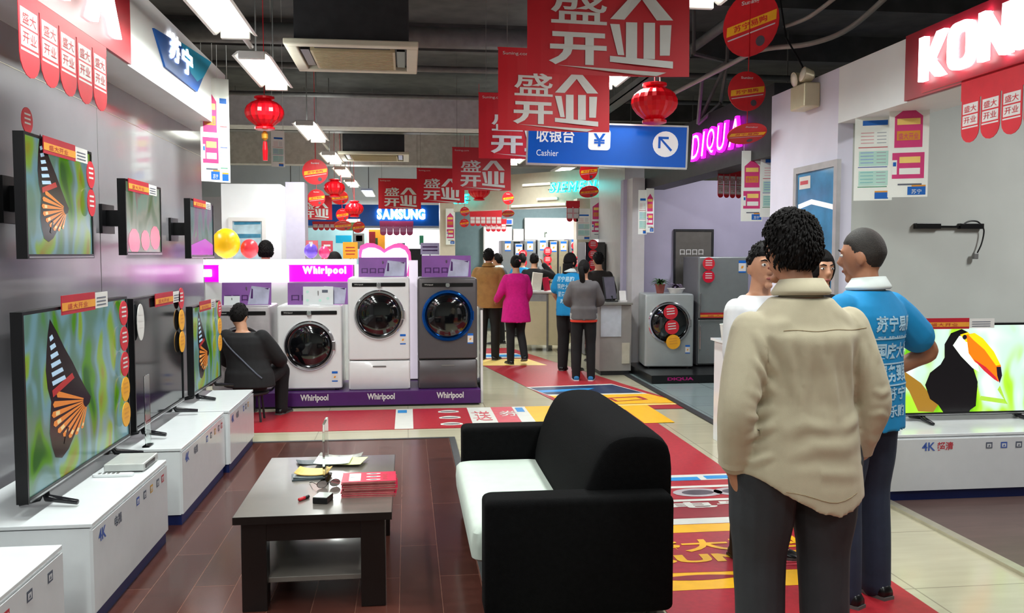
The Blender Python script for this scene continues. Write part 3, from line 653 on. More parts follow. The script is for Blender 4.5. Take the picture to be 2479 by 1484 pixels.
# ================================================================== buntings, posters
M_BRED = mat('bunting_red', (196, 30, 44), .5, var=.06); M_BWHT = mat('bunting_white', (206, 202, 200), .5, var=.04)
def bunting(label, o, M, n, pitch, wd, H, band=.08, mats=None, detail=True, hang=False):
    """n round-ended pennants hanging from a red band; o is the upper left corner"""
    R_, W_ = mats or (M_BRED, M_BWHT)
    t = thing('pennant_bunting', label, 'bunting', o)
    L = pitch * (n - 1) + wd
    MB().box(-.01, L + .01, -band, 0, 0, .003, R_, M).build('band', t, world=False)
    if hang:
        for u in (0, L): MB().tube([M @ Vector((u, 0, .0015)), M @ Vector((u, 4.31 - o[2], .0015))], .003, R_, 5).build('string', t, world=False)
    for k in range(n):
        x = k * pitch; mb = MB()
        pts = [(x, -band), (x, -H + wd * .45)] + arc(x + wd / 2, -H + wd * .45, wd / 2, 180, 360, 8, wd * .45)[1:-1] + [(x + wd, -H + wd * .45), (x + wd, -band)]
        mb.prism(pts, .003, R_, M, z0=.001)
        y0, y1 = -H + wd * .62, -band - H * .06; my = (y0 + y1) / 2
        mb.poly([(x + wd * .08, my + .004, .0045), (x + wd * .92, my + .004, .0045), (x + wd * .92, y1, .0045), (x + wd * .08, y1, .0045)], W_, M)
        mb.poly([(x + wd * .08, y0, .0045), (x + wd * .92, y0, .0045), (x + wd * .92, my - .004, .0045), (x + wd * .08, my - .004, .0045)], W_, M)
        mb.poly([(x + wd * .06, y0 - wd * .1, .0045), (x + wd * .94, y0 - wd * .1, .0045), (x + wd * .94, y0 - wd * .05, .0045), (x + wd * .06, y0 - wd * .05, .0045)], W_, M)
        if detail:
            mb.text('盛大', R_, M, x + wd * .16, my + (y1 - my) * .2, w=wd * .68, h=(y1 - my) * .6, z=.006)
            mb.text('开业', R_, M, x + wd * .16, y0 + (my - y0) * .2, w=wd * .68, h=(my - y0) * .6, z=.006)
        mb.build('pennant', t, world=False)
    return t
xb = -1.62
ya, yb = yT(62, xb), yT(272, xb)
bunting('red bunting of five white-lettered pennants under the red sign at the left', (xb, ya, 2.72), RX, 5, (yb - ya) / 5.05, (yb - ya) / 5.4, .36, .05)
p0 = PX(2330, 250, 3.13)
bunting('red bunting of pennants hanging under the red fascia at the right', (3.13, p0.y, 2.58), faceL((0, 0, 0)), 9, .168, .155, .36, .12)
bunting('small red bunting of four pennants beside the magenta neon letters', tuple(PY(1738, 398, 9.2)), front((0, 0, 0)) @ Matrix.Rotation(.35, 4, 'Y'), 4, .085, .078, .36, .1)
M_PPNK = mat('poster_pink', (214, 60, 124), .5, var=.04); M_PWHT = mat('poster_white', (242, 246, 240), .5, var=.02); M_PBLU = mat('poster_blue', (20, 100, 190), .5, var=.03); M_PCYN = mat('poster_pale_cyan', (186, 226, 214), .5, var=.03)
def poster(label, o, M, w_, h_, kind, string=0.3):
    """hanging sheet, o = top centre"""
    t = thing('hanging_poster', label, 'poster', o)
    mb = MB(); mb.box(-w_ / 2, w_ / 2, -h_, 0, 0, .004, M_PWHT, M)
    q = lambda x0, x1, y0, y1, m, z=.005: mb.poly([(x0 * w_ - w_ / 2, -y1 * h_, z), (x1 * w_ - w_ / 2, -y1 * h_, z), (x1 * w_ - w_ / 2, -y0 * h_, z), (x0 * w_ - w_ / 2, -y0 * h_, z)], m, M)
    if kind == 'pink':
        mb.poly([((u - .5) * w_, -v * h_, .005) for u, v in ((.14, .22), (.14, .52), (.84, .52), (.84, .22), (.5, .12))], M_PPNK, M)
        q(.2, .78, .24, .30, M_LYEL, .006); q(.2, .78, .36, .45, M_CORG, .006)
        mb.text('盛大开业', M_PPNK, M, -.26 * w_, -.44 * h_, w=.5 * w_, h=.06 * h_, z=.007)
        q(.1, .9, .57, .82, M_PPNK); q(.28, .8, .61, .67, M_LYEL, .006); q(.28, .8, .72, .78, M_PWHT, .006); q(.1, .22, .64, .78, M_PWHT, .006); q(.12, .2, .66, .70, M_PBLU, .007)
        q(.25, .85, .87, .885, M_PRNG); q(.5, .95, .9, .98, M_PBLU); mb.text('苏宁', M_PWHT, M, .1 * w_, -.97 * h_, w=.25 * w_, h=.045 * h_, z=.006)
        q(.6, .95, .885, .9, M_CORG)
    else:
        q(.2, .85, .19, .24, M_PBLU)
        for k in range(3):
            y = .30 + k * .2; q(.12, .9, y, y + .15, (M_PWHT, M_PCYN, M_PCYN)[k], .0045)
            for j in range(4): q(.16, .5, y + .01 + j * .034, y + .02 + j * .034, (mat('pale_rose', (226, 180, 184), .5), mat('pale_blue', (150, 180, 220), .5), mat('pale_aqua', (140, 200, 200), .5))[k]); q(.58, .82, y + .012 + j * .034, y + .02 + j * .034, mat('pale_grey_ink', (166, 172, 180), .5))
            q(.1, .86, y + .158, y + .166, (M_PRNR, M_PRNB, mat('poster_green', (60, 150, 110), .5))[k])
        q(.55, .9, .92, .985, M_PBLU); q(.55, .9, .905, .92, M_CORG)
    mb.build('printed_sheet', t, world=False)
    if string:
        for s in (-.4, .4): MB().tube([M @ Vector((s * w_, 0, .002)), M @ Vector((s * w_, string, .002))], .002, M_PWHT, 5).build('string', t, world=False)
    return t
ML = lambda ang: front((0, 0, 0)) @ Matrix.Rotation(ang, 4, 'Y')
def ptop(px, py, Y): return tuple(PY(px, py, Y))
S5 = 5.75 / 2100
poster('white price-list poster in front of the lilac partition, left of the pink one', ptop(2118, 246, 5.9), ML(-.45), .255, .70, 'list', .3)
poster('white poster with pink blocks at the corner of the booth with the toucan television', ptop(2203, 226, 5.6), ML(-.45), .25, .70, 'pink', .25)
poster('narrow white poster with pink blocks hanging above the white-shirted person', ptop(1822, 365, 7.9), ML(-.2), .2, .66, 'pink', .12)
poster('narrow white price-list poster hanging next to the lilac partition', ptop(1871, 352, 7.75), ML(-.2), .215, .66, 'list', .12)
poster('long white and pink poster hung at the end of the left wall', ptop(506, 190, 8.0), ML(.5), .17, .9, 'pink', .3)
poster('long pale price-list poster hung at the end of the left wall', ptop(531, 190, 8.1), ML(.5), .16, .92, 'list', .3)
poster('narrow poster with small print on the cream pillar, left of the pink one', ptop(1413, 505, 13.9), ML(0), .24, .5, 'list', 0)
poster('poster with pink house shape on the cream pillar by the fridge booth', ptop(1449, 478, 13.9), ML(0), .27, .68, 'pink', 0)
poster('poster with small print hanging against the edge of the lilac wall', ptop(1556, 460, 11.2), ML(.1), .12, .58, 'list', 0)
poster('slim pink poster hanging against the edge of the lilac wall', ptop(1574, 456, 11.2), ML(.1), .11, .58, 'pink', 0)
poster('pale hanging poster beneath the red paper lantern at the left', ptop(672, 316, 9.5), ML(.35), .14, .38, 'list', 1.42)
# ================================================================== right fascia, neon letters, cashier sign
t = thing('fascia_sign', 'red fascia sign with large glowing white letters at the top right', 'sign', (3.19, 4.2, 2.57))
MB().box(3.175, 3.20, 2.4, PX(2193, 160, 3.18).y, 2.575, 2.985, mat('fascia_maroon', (150, 24, 42), .35, var=.04)).build('sign_panel', t)
M = faceL((3.17, 0, 0)); y = -PX(2236, 160, 3.17).y
GL = {'K': ([[(0, 0), (.2, 0), (.2, 1), (0, 1)], [(.2, .38), (.34, .52), (.82, 0), (.56, 0)][::-1] and [(.2, .40), (.62, 1), (.88, 1), (.42, .40)], [(.2, .42), (.40, .48), (.86, 0), (.60, 0), (.2, .36)][::-1]], .86), 'N': ([[(0, 0), (.2, 0), (.2, 1), (0, 1)], [(.62, 0), (.85, 0), (.85, 1), (.65, 1)], [(.2, 1), (.12, 1), (.12, .72), (.60, 0), (.70, 0), (.70, .26)][::-1]], .87), 'A': ([[(0, 0), (.2, 0), (.58, 1), (.36, 1)], [(.72, 0), (.94, 0), (.58, 1), (.36, 1)], [(.2, .22), (.74, .22), (.70, .38), (.26, .38)]], .95)}
for ch, wd in zip('KONKA', (.255, .26, .27, .255, .27)):
    mb = MB(); T = M @ Matrix.Translation((y, 2.655, .0)); hh = .265
    if ch == 'O':
        o_, i_ = rrect(.006, wd * .9, 0, hh, .075, 5), rrect(wd * .24, wd * .68, hh * .2, hh * .8, .035, 5); n = len(o_)
        for z in (.035,): mb.raw([(p[0], p[1], z) for p in o_ + i_], [(k, (k + 1) % n, n + (k + 1) % n, n + k) for k in range(n)], M_LIT, T)
        mb.raw([(p[0], p[1], z) for z in (0, .035) for p in o_], [(k, (k + 1) % n, n + (k + 1) % n, n + k) for k in range(n)], M_LIT, T); mb.raw([(p[0], p[1], z) for z in (.035, 0) for p in i_], [(k, (k + 1) % n, n + (k + 1) % n, n + k) for k in range(n)], M_LIT, T)
    else:
        sx = wd / GL[ch][1]
        for P_ in GL[ch][0]: mb.prism([(u * sx * .96, v * hh) for u, v in P_], .035, M_LIT, T)
    mb.build('letter', t); y += wd + .022
MB().box(3.11, 3.13, 2.5, 5.0, 2.572, 2.58, M_SRED).build('light_gutter', t)
ld = bpy.data.lights.new('gutter_lamp', 'AREA'); ld.shape = 'RECTANGLE'; ld.size = 2.4; ld.size_y = .03; ld.energy = 22; ld.color = (1, .95, .85)
lo = bpy.data.objects.new('gutter_lamp', ld); COL.objects.link(lo); lo.parent = t; lo.location = (-.07, -.3, .035); lo.rotation_euler = (PI - .9, 0, PI / 2)
M_NMAG = mat('neon_magenta', (226, 20, 226), .4, emit=3.2, var=0); M_NWHT = mat('neon_pink_white', (255, 226, 255), .4, emit=3.5, var=0); M_NCYN = mat('neon_cyan', (20, 236, 236), .4, emit=2.2, var=0); M_NCY2 = mat('neon_pale_cyan', (150, 255, 250), .4, emit=1.6, var=0)
def neon(label, o, M, chars, hh, m1, m2, adv, shear=.1, b1=.05, b2=-.01):
    t = thing('neon_sign', label, 'neon sign', o); x = 0
    for ch in chars:
        g = text_geo(ch, b1, 3, shear); wd = hh * g[2]
        mb = MB(); mb.text(ch, m1, M, x, 0, w=wd, h=hh, bold=b1, shear=shear, z=.03, depth=.03)
        mb.text(ch, m2, M, x + wd * .1, hh * .08, w=wd * .8, h=hh * .84, bold=b2, shear=shear, z=.0325); mb.build('letter', t, world=False); x += wd + adv
    MB().box(-.05, x, hh * .3, hh * .36, -.02, .0, M_DKMET, M).build('rail', t, world=False)
    return t
p = PX(1678, 392, 3.2)
neon('magenta glowing letters on the dark header at the right', (3.2, p.y, p.z), faceL((0, 0, 0)), 'DIQUA', .30, M_NMAG, M_NWHT, .03)
t = thing('hanging_sign', 'blue cashier sign with white arrow hanging over the aisle', 'sign', tuple(PY(1468, 400, 7.0)))
M = front((0, 0, 0)) @ Matrix.Rotation(-.032, 4, 'Z') @ Matrix.Rotation(-.12, 4, 'Y')
M_BLUSG = mat('cashier_blue', (0, 92, 200), .3, emit=.22, var=.06, vs_=3)
w2, h2 = .645, .325
mb = MB()
for a in ((-w2 - .012, w2 + .012, -.014, 0), (-w2 - .012, w2 + .012, h2, h2 + .014), (-w2 - .014, -w2, 0, h2), (w2, w2 + .014, 0, h2)): mb.box(*a, -.035, .008, M_TRIMAL if False else mat('white_frame', (214, 222, 226), .3, metal=.3), M)
mb.build('edge_frame', t, world=False)
M_SGW = mat('sign_white', (240, 244, 246), .35, emit=.3, var=0)
mb = MB(); mb.box(-w2, w2, 0, h2, -.03, .0, M_BLUSG, M); mb.text('收银台', M_SGW, M, -.58, .17, w=.31, h=.115, bold=.015, z=.002); mb.text('Cashier', M_SGW, M, -.575, .06, w=.18, h=.05, z=.002)
mb.poly([(x_, y_, .002) for x_, y_ in rrect(-.155, .025, .12, .29, .03)], M_SGW, M); mb.text('¥', M_BLUSG, M, -.115, .15, w=.10, h=.105, bold=.02, z=.004)
mb.poly([(x_, y_, .002) for x_, y_ in arc(.475, .185, .104, 0, 345, 23)], M_SGW, M)
for pts in ([(.415, .235), (.415, .15), (.435, .15), (.435, .235)], [(.415, .245), (.415, .225), (.50, .225), (.50, .245)], [(.42, .232), (.432, .242), (.532, .140), (.518, .126)]): mb.poly([(a_, b_, .004) for a_, b_ in pts], M_BLUSG, M)
mb.build('sign_board', t, world=False)
for s in (-.35, .42): MB().tube([M @ Vector((s, h2, -.015)), M @ Vector((s, h2 + .25, -.015)), Vector((s, .02, 4.3 - t.location.z))], .006, M_GREYM, 6).build('hanging_rod', t, world=False)
# ================================================================== red banners over the aisle
M_BAN = mat('banner_red', (188, 20, 36), .5, var=.05, vs_=5); M_BANW = mat('banner_white', (204, 204, 202), .5, var=.03)
def make_banner(label):
    t = thing('hanging_banner', label, 'banner', (0, 0, 0), group='red grand opening banners')
    M = FY; mb = MB(); w_, h_ = .79, .56
    for i in range(12):
        x0 = -w_ / 2 + w_ * i / 12; x1 = x0 + w_ / 12
        mb.poly([(x0, 0, 0), (x1, 0, 0), (x1, h_, 0), (x0, h_, 0)], M_BAN, M)
    def T(ch, x, y, w, h, b=.03): mb.text(ch, M_BANW, M, x * w_ - w_ / 2, y * h_, w=w * w_, h=h * h_, bold=b, z=.004)
    def Q(pts): mb.poly([(x * w_ - w_ / 2, y * h_, .004) for x, y in pts], M_BANW, M)
    T('盛', .14, .425, .35, .28, .012)
    T('开', .13, .08, .36, .275, .035)
    # the roof-like upper right character and the fan of bars below it
    Q([(.66, .71), (.74, .71), (.60, .48), (.51, .48)]); Q([(.68, .71), (.76, .71), (.90, .48), (.80, .48)])
    Q([(.51, .44), (.57, .44), (.60, .18), (.56, .18)]); Q([(.61, .46), (.68, .46), (.68, .15), (.61, .15)]); Q([(.72, .46), (.79, .46), (.79, .15), (.72, .15)]); Q([(.82, .44), (.89, .44), (.88, .18), (.82, .18)])
    Q([(.51, .17), (.90, .13), (.90, .07), (.51, .12)]); Q([(.18, .075), (.86, .035), (.80, .005), (.70, .012)])
    T('Suning.com', .04, .90, .24, .05, 0)
    for v in mb.v: v.y += .018 * math.sin(v.x * 7 + .6) + .012 * (v.z / h_ - 1) * math.sin(v.x * 4)
    mb.build('sheet', t, world=False)
    MB().tube([(-w_ / 2, .01, h_), (w_ / 2, .01, h_)], .007, M_BAN, 6).build('top_rod', t, world=False)
    for s in (-.33, .33): MB().tube([(s, .0, h_), (s, 0, 1.92)], .0025, M_GREYM, 5).build('string', t, world=False)
    return t
BZ = 2.45
ban = make_banner('largest red banner with white characters at the top centre')
BANS = [((1473, 183), 4.14, 0), ((1341, 318), 6.03, .05), ((1268, 385), 7.55, .02), ((1166, 461), 11.6, .1), ((1067, 491), 14.4, .12), ((968, 506), 16.4, .1), ((762, 532), 20.6, .1)]
BL = ['', 'second largest red banner, overlapping the blue cashier sign', 'red banner mostly hidden behind the second largest one', 'red banner lit from behind below the cashier sign, left of it', 'small red banner just left of the brightly lit one', 'small red banner above the white lit lettering of the far blue fascia', 'farthest small red banner in front of the blue fascia, half behind red discs']
for i, ((px, py), Y, rz) in enumerate(BANS):
    p = PY(px, py, Y); o = ban if i == 0 else dup(ban, p, rz, BL[i]); o.location = p; o.rotation_euler.z = rz
# ================================================================== lanterns and disc mobiles
M_LAN = mat('lantern_red', (206, 10, 26), .3, var=.08, emit=.10); M_LANG = mat('lantern_gold', (214, 150, 50), .4, metal=.4)
def make_lantern(label, tassel=False):
    t = thing('paper_lantern', label, 'lantern', (0, 0, 0), group='red paper lanterns')
    mb = MB(); N = 16; rg = []
    prof = [(.055, .275), (.085, .262), (.12, .245), (.155, .215), (.172, .18), (.175, .145), (.165, .11), (.14, .075), (.105, .045), (.08, .028), (.055, .015)]
    for r, z in prof: rg.append([Vector(((r * (1 + (.05 if k % 2 else -.03))) * math.cos(2 * PI * k / (2 * N)), (r * (1 + (.05 if k % 2 else -.03))) * math.sin(2 * PI * k / (2 * N)), z)) for k in range(2 * N)])
    mb.rings(rg, M_LAN); mb.build('lantern_body', t, smooth=False, world=False)
    for z in (.275, -.012):
        MB().lathe([(.07, z), (.095, z + .006), (.095, z + .026), (.07, z + .032)], M_LAN, n=20).build('collar', t, world=False)
    MB().tube([(0, 0, .3), (0, 0, 1.9)], .003, M_LAN, 5).build('cord', t, world=False)
    if tassel:
        mb = MB(); mb.lathe([(.012, -.11), (.03, -.09), (.032, -.05), (.012, -.02)], M_LANG, n=12)
        mb.lathe([(.022, -.3), (.026, -.2), (.018, -.12)], M_LAN, n=12); mb.build('tassel', t, world=False)
    return t
la = make_lantern('red paper lantern with tassel, hanging below the second tube light', True); la.location = PY(641, 312, 8.6)
l2 = make_lantern('red paper lantern in front of the blue cashier sign'); l2.location = PY(1584, 296, 6.75)
for px, py, Y, s, lb in ((810, 476, 15.5, 1, 'small red paper lantern among the discs beside the tube lights'), (1160, 484, 13.0, .9, 'red paper lantern under the brightly lit red banner'), (858, 524, 17.5, 1, 'farthest red paper lantern, in front of the blue fascia')):
    q = dup(l2, PY(px, py, Y), 0, lb); q.scale = (s, s, s)
M_DRED = mat('disc_red', (204, 28, 36), .4, var=.08); M_DYEL = mat('disc_yellow', (238, 176, 30), .4, var=.06)
def disc_mesh(mb, r, M, txt=True):
    mb.prism([(r * math.cos(a), r * math.sin(a)) for a in [2 * PI * k / 28 for k in range(28)]], .006, M_DRED, M, z0=-.003)
    for z, f in ((.0045, 1), (-.0045, -1)):
        N = M @ Matrix.Rotation(0 if f > 0 else PI, 4, 'Y') @ Matrix.Translation((0, 0, abs(z)))
        mb.poly([(-r * .86, -r * .28), (r * .90, -r * .02), (r * .92, r * .28), (-r * .84, r * .02)], M_DYEL, N)
        mb.poly([(-r * .8, -r * .42), (r * .86, -r * .16), (r * .87, -r * .12), (-r * .82, -r * .38)], M_BWHT, N)
        mb.text('苏宁易购', M_DRED, N @ Matrix.Rotation(.146, 4, 'Z'), -r * .6, -r * .1, w=r * 1.2, h=r * .2, bold=.02, z=.001)
        mb.text('Suning', M_BWHT, N, -r * .32, r * .58, w=r * .64, h=r * .16, bold=.02)
        mb.poly([(r * (.36 + .16 * math.cos(a)), r * (-.58 + .16 * math.sin(a))) for a in [2 * PI * k / 14 for k in range(14)]], M_FGRY, N)
def mobile(label, pts, Y, r0, rots, rr=None, group=None):
    """pts: disc centres; rots: (turn about vertical, tilt)"""
    c = [PY(px, py, Y) for px, py in pts]; base = c[-1]
    t = thing('disc_mobile', label, 'hanging disc', base, group=group)
    for i, (q, (a, tl)) in enumerate(zip(c, rots)):
        mb = MB(); d = q - base; r = rr[i] if rr else r0
        disc_mesh(mb, r, Matrix.Translation(d) @ FY @ Matrix.Rotation(a, 4, 'Y') @ Matrix.Rotation(tl, 4, 'X')); mb.build('disc', t, world=False)
    MB().tube([(0, 0, 0.0), (c[0].x - base.x, 0, 4.3 - base.z)], .004, M_DRED, 5).build('cord', t, world=False)
    return t
mobile('column of three red discs hanging left of the emergency light', [(1817, 58), (1808, 221), (1808, 324)], 7.4, .172, [(-.95, 0), (0, 0), (.0, 1.15)], (.28, .172, .172))
mobile('largest red and yellow disc among the left tube lights', [(763, 416)], 12.6, .18, [(0, 0)])
mobile('red and yellow disc in front of the farthest red banner', [(766, 479)], 17, .165, [(.2, 0)])
mobile('tilted red and yellow disc touching the lowest tube lights', [(822, 478), (830, 546)], 17.2, .17, [(0, .7), (.1, 1.0)])
mobile('pair of red discs against the far blue fascia', [(829, 520), (868, 550)], 18, .13, [(0, .2), (.3, .5)])
mobile('dim red disc just below the blue cashier sign', [(1425, 414), (1426, 464)], 11.0, .125, [(.2, .3), (0, 1.0)])
mobile('red disc hanging right of the brightly lit red banner', [(1230, 480), (1230, 517)], 14.5, .105, [(.3, 0), (0, 1.05)])
mobile('small red and yellow disc over the tan-jacketed man', [(1125, 512), (1124, 540)], 16, .085, [(0, 0), (0, .5)])
# ================================================================== coffee table and what lies on it
M_TBL = mat('black_brown_wood', (20, 16, 15), .3, var=.25, vs_=6, coat=.3)
M_TBLT = mat('table_sheen_grey', (104, 98, 92), .3, var=.12, vs_=5, coat=.8)  # reflected light painted into the colour of the dark top and shelf
TX0, TX1, TY0, TY1, TZ = -.765, -.075, 3.84, 4.96, .45
t = thing('coffee_table', 'low dark brown coffee table with a lower shelf, on the wooden floor', 'table', ((TX0 + TX1) / 2, (TY0 + TY1) / 2, .014))
mb = MB(); mb.box(TX0, TX1, TY0, TY1, TZ - .034, TZ - .001, M_TBL); mb.box(TX0 + .002, TX1 - .002, TY0 + .002, TY1 - .002, TZ - .001, TZ, M_TBLT); mb.build('tabletop', t)
mb = MB(); a, b = .035, .03
mb.box(TX0 + a, TX1 - a, TY0 + b, TY0 + b + .03, TZ - .12, TZ - .034, M_TBL); mb.box(TX0 + a, TX1 - a, TY1 - b - .03, TY1 - b, TZ - .12, TZ - .034, M_TBL)
mb.box(TX0 + a, TX0 + a + .03, TY0 + b + .03, TY1 - b - .03, TZ - .12, TZ - .034, M_TBL); mb.box(TX1 - a - .03, TX1 - a, TY0 + b + .03, TY1 - b - .03, TZ - .12, TZ - .034, M_TBL)
mb.build('apron', t)
for x in (TX0 + .03, TX1 - .03 - .11):
    for y in (TY0 + .025, TY1 - .025 - .09): MB().box(x, x + .11, y, y + .09, .014, TZ - .034, M_TBL).build('leg', t, bevel=.004)
MB().box(TX0 + .05, TX1 - .05, TY0 + .06, TY1 - .06, .13, .155, M_TBLT).build('lower_shelf', t, bevel=.003)
M_MAGR = mat('magazine_red', (198, 26, 66), .35, var=.06); M_PAPER = mat('paper_white', (226, 236, 230), .6, var=.03); M_PAGE = mat('page_edges', (176, 130, 120), .7, var=.2, vs_=40)
def onT(px, py, z=TZ): return PZ(px, py, z)
# stack of red magazines: each one a thing of its own
c = onT(894, 1205); random.seed(3)
NM = 9
for k in range(NM):
    z0 = TZ + k * .0085; dx, dy, r = random.uniform(-.008, .008), random.uniform(-.006, .006), random.uniform(-.04, .04)
    lab = 'red flyer magazine on top of the stack, with a white block on its cover' if k == NM - 1 else 'red flyer magazine inside the stack on the coffee table'
    if k == 0: lab = 'red flyer magazine at the bottom of the stack on the coffee table'
    t = thing('magazine', lab, 'magazine', (c.x + dx, c.y + .10 + dy, z0), r, 'stack of red magazines')
    if k not in (0, NM - 1): t['group'] = 'stack of red magazines'
    MB().box(-.125, .125, -.088, .088, .0008, .0075, M_PAGE).build('pages', t, world=False)
    mb = MB(); mb.box(-.127, .127, -.09, .09, .0075, .0083, M_MAGR); mb.box(-.127, .127, -.09, .09, 0, .0008, M_MAGR)
    if k == NM - 1:
        q = lambda x0, x1, y0, y1, m, z=.0087: mb.poly([(x0, y0, z), (x1, y0, z), (x1, y1, z), (x0, y1, z)], m)
        q(-.095, -.04, -.07, .07, M_PAPER); q(-.09, -.066, -.003, .003, M_PRNG, .009)
        for j in range(3):
            cy = -.055 + j * .055; mb.poly([(.02 + .035 * math.cos(a), cy + .011 * math.sin(a), .0088) for a in [2 * PI * i / 14 for i in range(14)]], M_PAPER); mb.poly([(.02 + .02 * math.cos(a), cy + .007 * math.sin(a), .009) for a in [2 * PI * i / 12 for i in range(12)]], M_FGRY)
        for j in range(3): mb.poly([(.075 + .012 * math.cos(a), -.045 + j * .035 + .012 * math.sin(a), .0088) for a in [2 * PI * i / 12 for i in range(12)]], M_CRED)
    mb.build('cover', t, world=False)
def sheet(name, label, cat, cx, cy, z0, w_, d_, rz, m, curl=0.0, th=.002, parts=None, n=10):
    t = thing(name, label, cat, (cx, cy, z0), rz)
    mb = MB(); top = []; bot = []
    for i in range(n + 1):
        u = -w_ / 2 + w_ * i / n; z = curl * (abs(2 * i / n - 1) ** 3) + .0005
        for y in (-d_ / 2, d_ / 2): top.append((u, y, z + th)); bot.append((u, y, z))
    N = len(top); fs = []
    for i in range(n):
        a = 2 * i; fs += [(a, a + 2, a + 3, a + 1), (N + a, N + a + 1, N + a + 3, N + a + 2), (a, N + a, N + a + 2, a + 2), (a + 1, a + 3, N + a + 3, N + a + 1)]
    fs += [(0, 1, N + 1, N), (N - 2, 2 * N - 2, 2 * N - 1, N - 1)]
    mb.raw(top + bot, fs, m); mb.build('sheet', t, world=False)
    if parts: parts(t)
    return t
p = onT(752, 1155)
sheet('leaflet', 'dark folded leaflet under the yellow booklet', 'leaflet', p.x - .01, p.y - .0, TZ, .17, .13, .15, mat('leaflet_dark', (58, 70, 76), .4, var=.3), .0, .006)
sheet('leaflet', 'second dark folded leaflet under the yellow booklet, on the first one', 'leaflet', p.x + .0, p.y + .012, TZ + .007, .17, .13, .05, mat('leaflet_slate', (120, 130, 134), .4, var=.3), .004, .005)
sheet('booklet', 'yellow booklet at the left of the papers on the coffee table', 'booklet', p.x + .012, p.y + .03, TZ + .017, .17, .14, -.1, mat('booklet_yellow', (238, 196, 110), .45, var=.08), .012, .004)
p = onT(806, 1126)
sheet('leaflet', 'grey leaflet sticking out behind the white papers', 'leaflet', p.x - .08, p.y + .08, TZ, .24, .10, .25, MATS['leaflet_dark'], .01, .003)
sheet('leaflet', 'crumpled dark leaflet at the back of the papers', 'leaflet', p.x + .03, p.y + .17, TZ, .24, .10, -.08, mat('leaflet_mix', (150, 150, 144), .4, var=.4, vs_=20), .018, .003)
sheet('paper', 'pale yellow printed sheet under the white sheet', 'paper', p.x + .07, p.y + .03, TZ + .013, .2, .17, -.2, mat('paper_yellow', (216, 216, 160), .5, var=.06), .004, .002)
sheet('paper', 'large white sheet lying on the coffee table', 'paper', p.x + .0, p.y + .03, TZ + .017, .19, .17, -.06, M_PAPER, .006, .002)
# acrylic upright holder
p = onT(783, 1190)
t = thing('sign_holder', 'clear upright acrylic holder standing edge-on on the coffee table', 'sign holder', (p.x - .01, p.y + .24, TZ))
MB().box(-.022, .022, -.11, .11, 0, .006, M_GLASS).build('foot', t, bevel=.001, world=False); MB().box(-.006, .006, -.1, .1, .006, .30, M_GLASS).build('panel', t, bevel=.001, world=False)
# black pad and lighter
p = onT(780, 1214)
t = thing('gadget_box', 'small black glossy box in front of the papers', 'box', (p.x + .004, p.y, TZ), -.25)
MB().box(-.035, .035, -.045, .045, 0, .03, M_BLACK).build('casing', t, bevel=.004, world=False); MB().box(-.033, .033, -.043, .043, .03, .0315, mat('pale_lid', (170, 176, 170), .3)).build('lid', t, world=False)
p = onT(735, 1210)
t = thing('lighter', 'small red and black lighter left of the black box', 'lighter', (p.x, p.y, TZ), .95)
MB().tube([(-.03, 0, .008), (.008, 0, .008)], .008, mat('lighter_red', (190, 30, 40), .3), 10).build('lighter_body', t, smooth=True, world=False); MB().tube([(.008, 0, .008), (.034, 0, .008)], .0082, M_BLACK, 10).build('cap', t, smooth=True, world=False)
t = thing('eyeglasses', 'glinting pair of spectacles beside the magazine stack', 'spectacles', (onT(797, 1176).x, onT(797, 1176).y - .03, TZ), .4)
for s in (-1, 1):
    MB().tube([(s * .033 + .026 * math.cos(a), 0, .02 + .018 * math.sin(a)) for a in [2 * PI * k / 16 for k in range(17)]], .0016, M_BLACK, 6).build('rim', t, world=False)
    MB().prism([(.025 * math.cos(a), .017 * math.sin(a)) for a in [2 * PI * k / 16 for k in range(16)]], .001, mat('spectacle_lens', (240, 246, 246), .05, metal=.9), front((s * .033, 0, .02))).build('lens', t, world=False)
    MB().tube([(s * .059, 0, .022), (s * .062, .06, .02), (s * .06, .12, .004)], .0018, M_BLACK, 6).build('temple', t, world=False)
MB().tube([(-.007, 0, .024), (0, 0, .027), (.007, 0, .024)], .0016, M_BLACK, 6).build('bridge', t, world=False)
# ================================================================== sofa
M_SOFA = mat('black_velvet', (6, 6, 7), .95, var=.35, vs_=40, bump=.35, bs=240)
nodes_of(M_SOFA)[1].inputs['Specular IOR Level'].default_value = .15
M_CUSH = mat('white_cushion', (198, 210, 200), .7, var=.03, bump=.08, bs=120)
def rbox(mb, x0, x1, y0, y1, z0, z1, m, r=.03, n=4):
    """box with rounded edges"""
    nx = [x0 + r * (1 - math.cos(PI / 2 * i / n)) for i in range(n + 1)]; 
    rg = []
    for i in range(2 * n + 2):
        k = i if i <= n else 2 * n + 1 - i
        ins = r * (1 - math.sin(PI / 2 * k / n)); zz = (z0 + r - r * math.cos(PI / 2 * k / n)) if i <= n else (z1 - r + r * math.cos(PI / 2 * k / n))
        rg.append([Vector((u, v, zz)) for u, v in rrect(x0 + ins, x1 - ins, y0 + ins, y1 - ins, max(.001, r - ins * .0), n)])
    mb.rings(rg, m)
t = thing('sofa', 'black two-seat sofa with a white seat cushion, seen from its side', 'sofa', (.72, 4.4, .0))
mb = MB(); rbox(mb, .36, 1.12, 3.74, 5.1, .06, .23, M_SOFA, .02); mb.build('base', t, smooth='auto')
for lab, y0, y1, x1, zt_ in (('near', 3.58, 3.76, 1.145, .556), ('far', 5.08, 5.26, 1.10, .568)):
    mb = MB(); rbox(mb, .318, x1, y0, y1, .04, zt_, M_SOFA, .03); mb.build('arm', t, smooth='auto')
mb = MB(); N = 14
rg = []
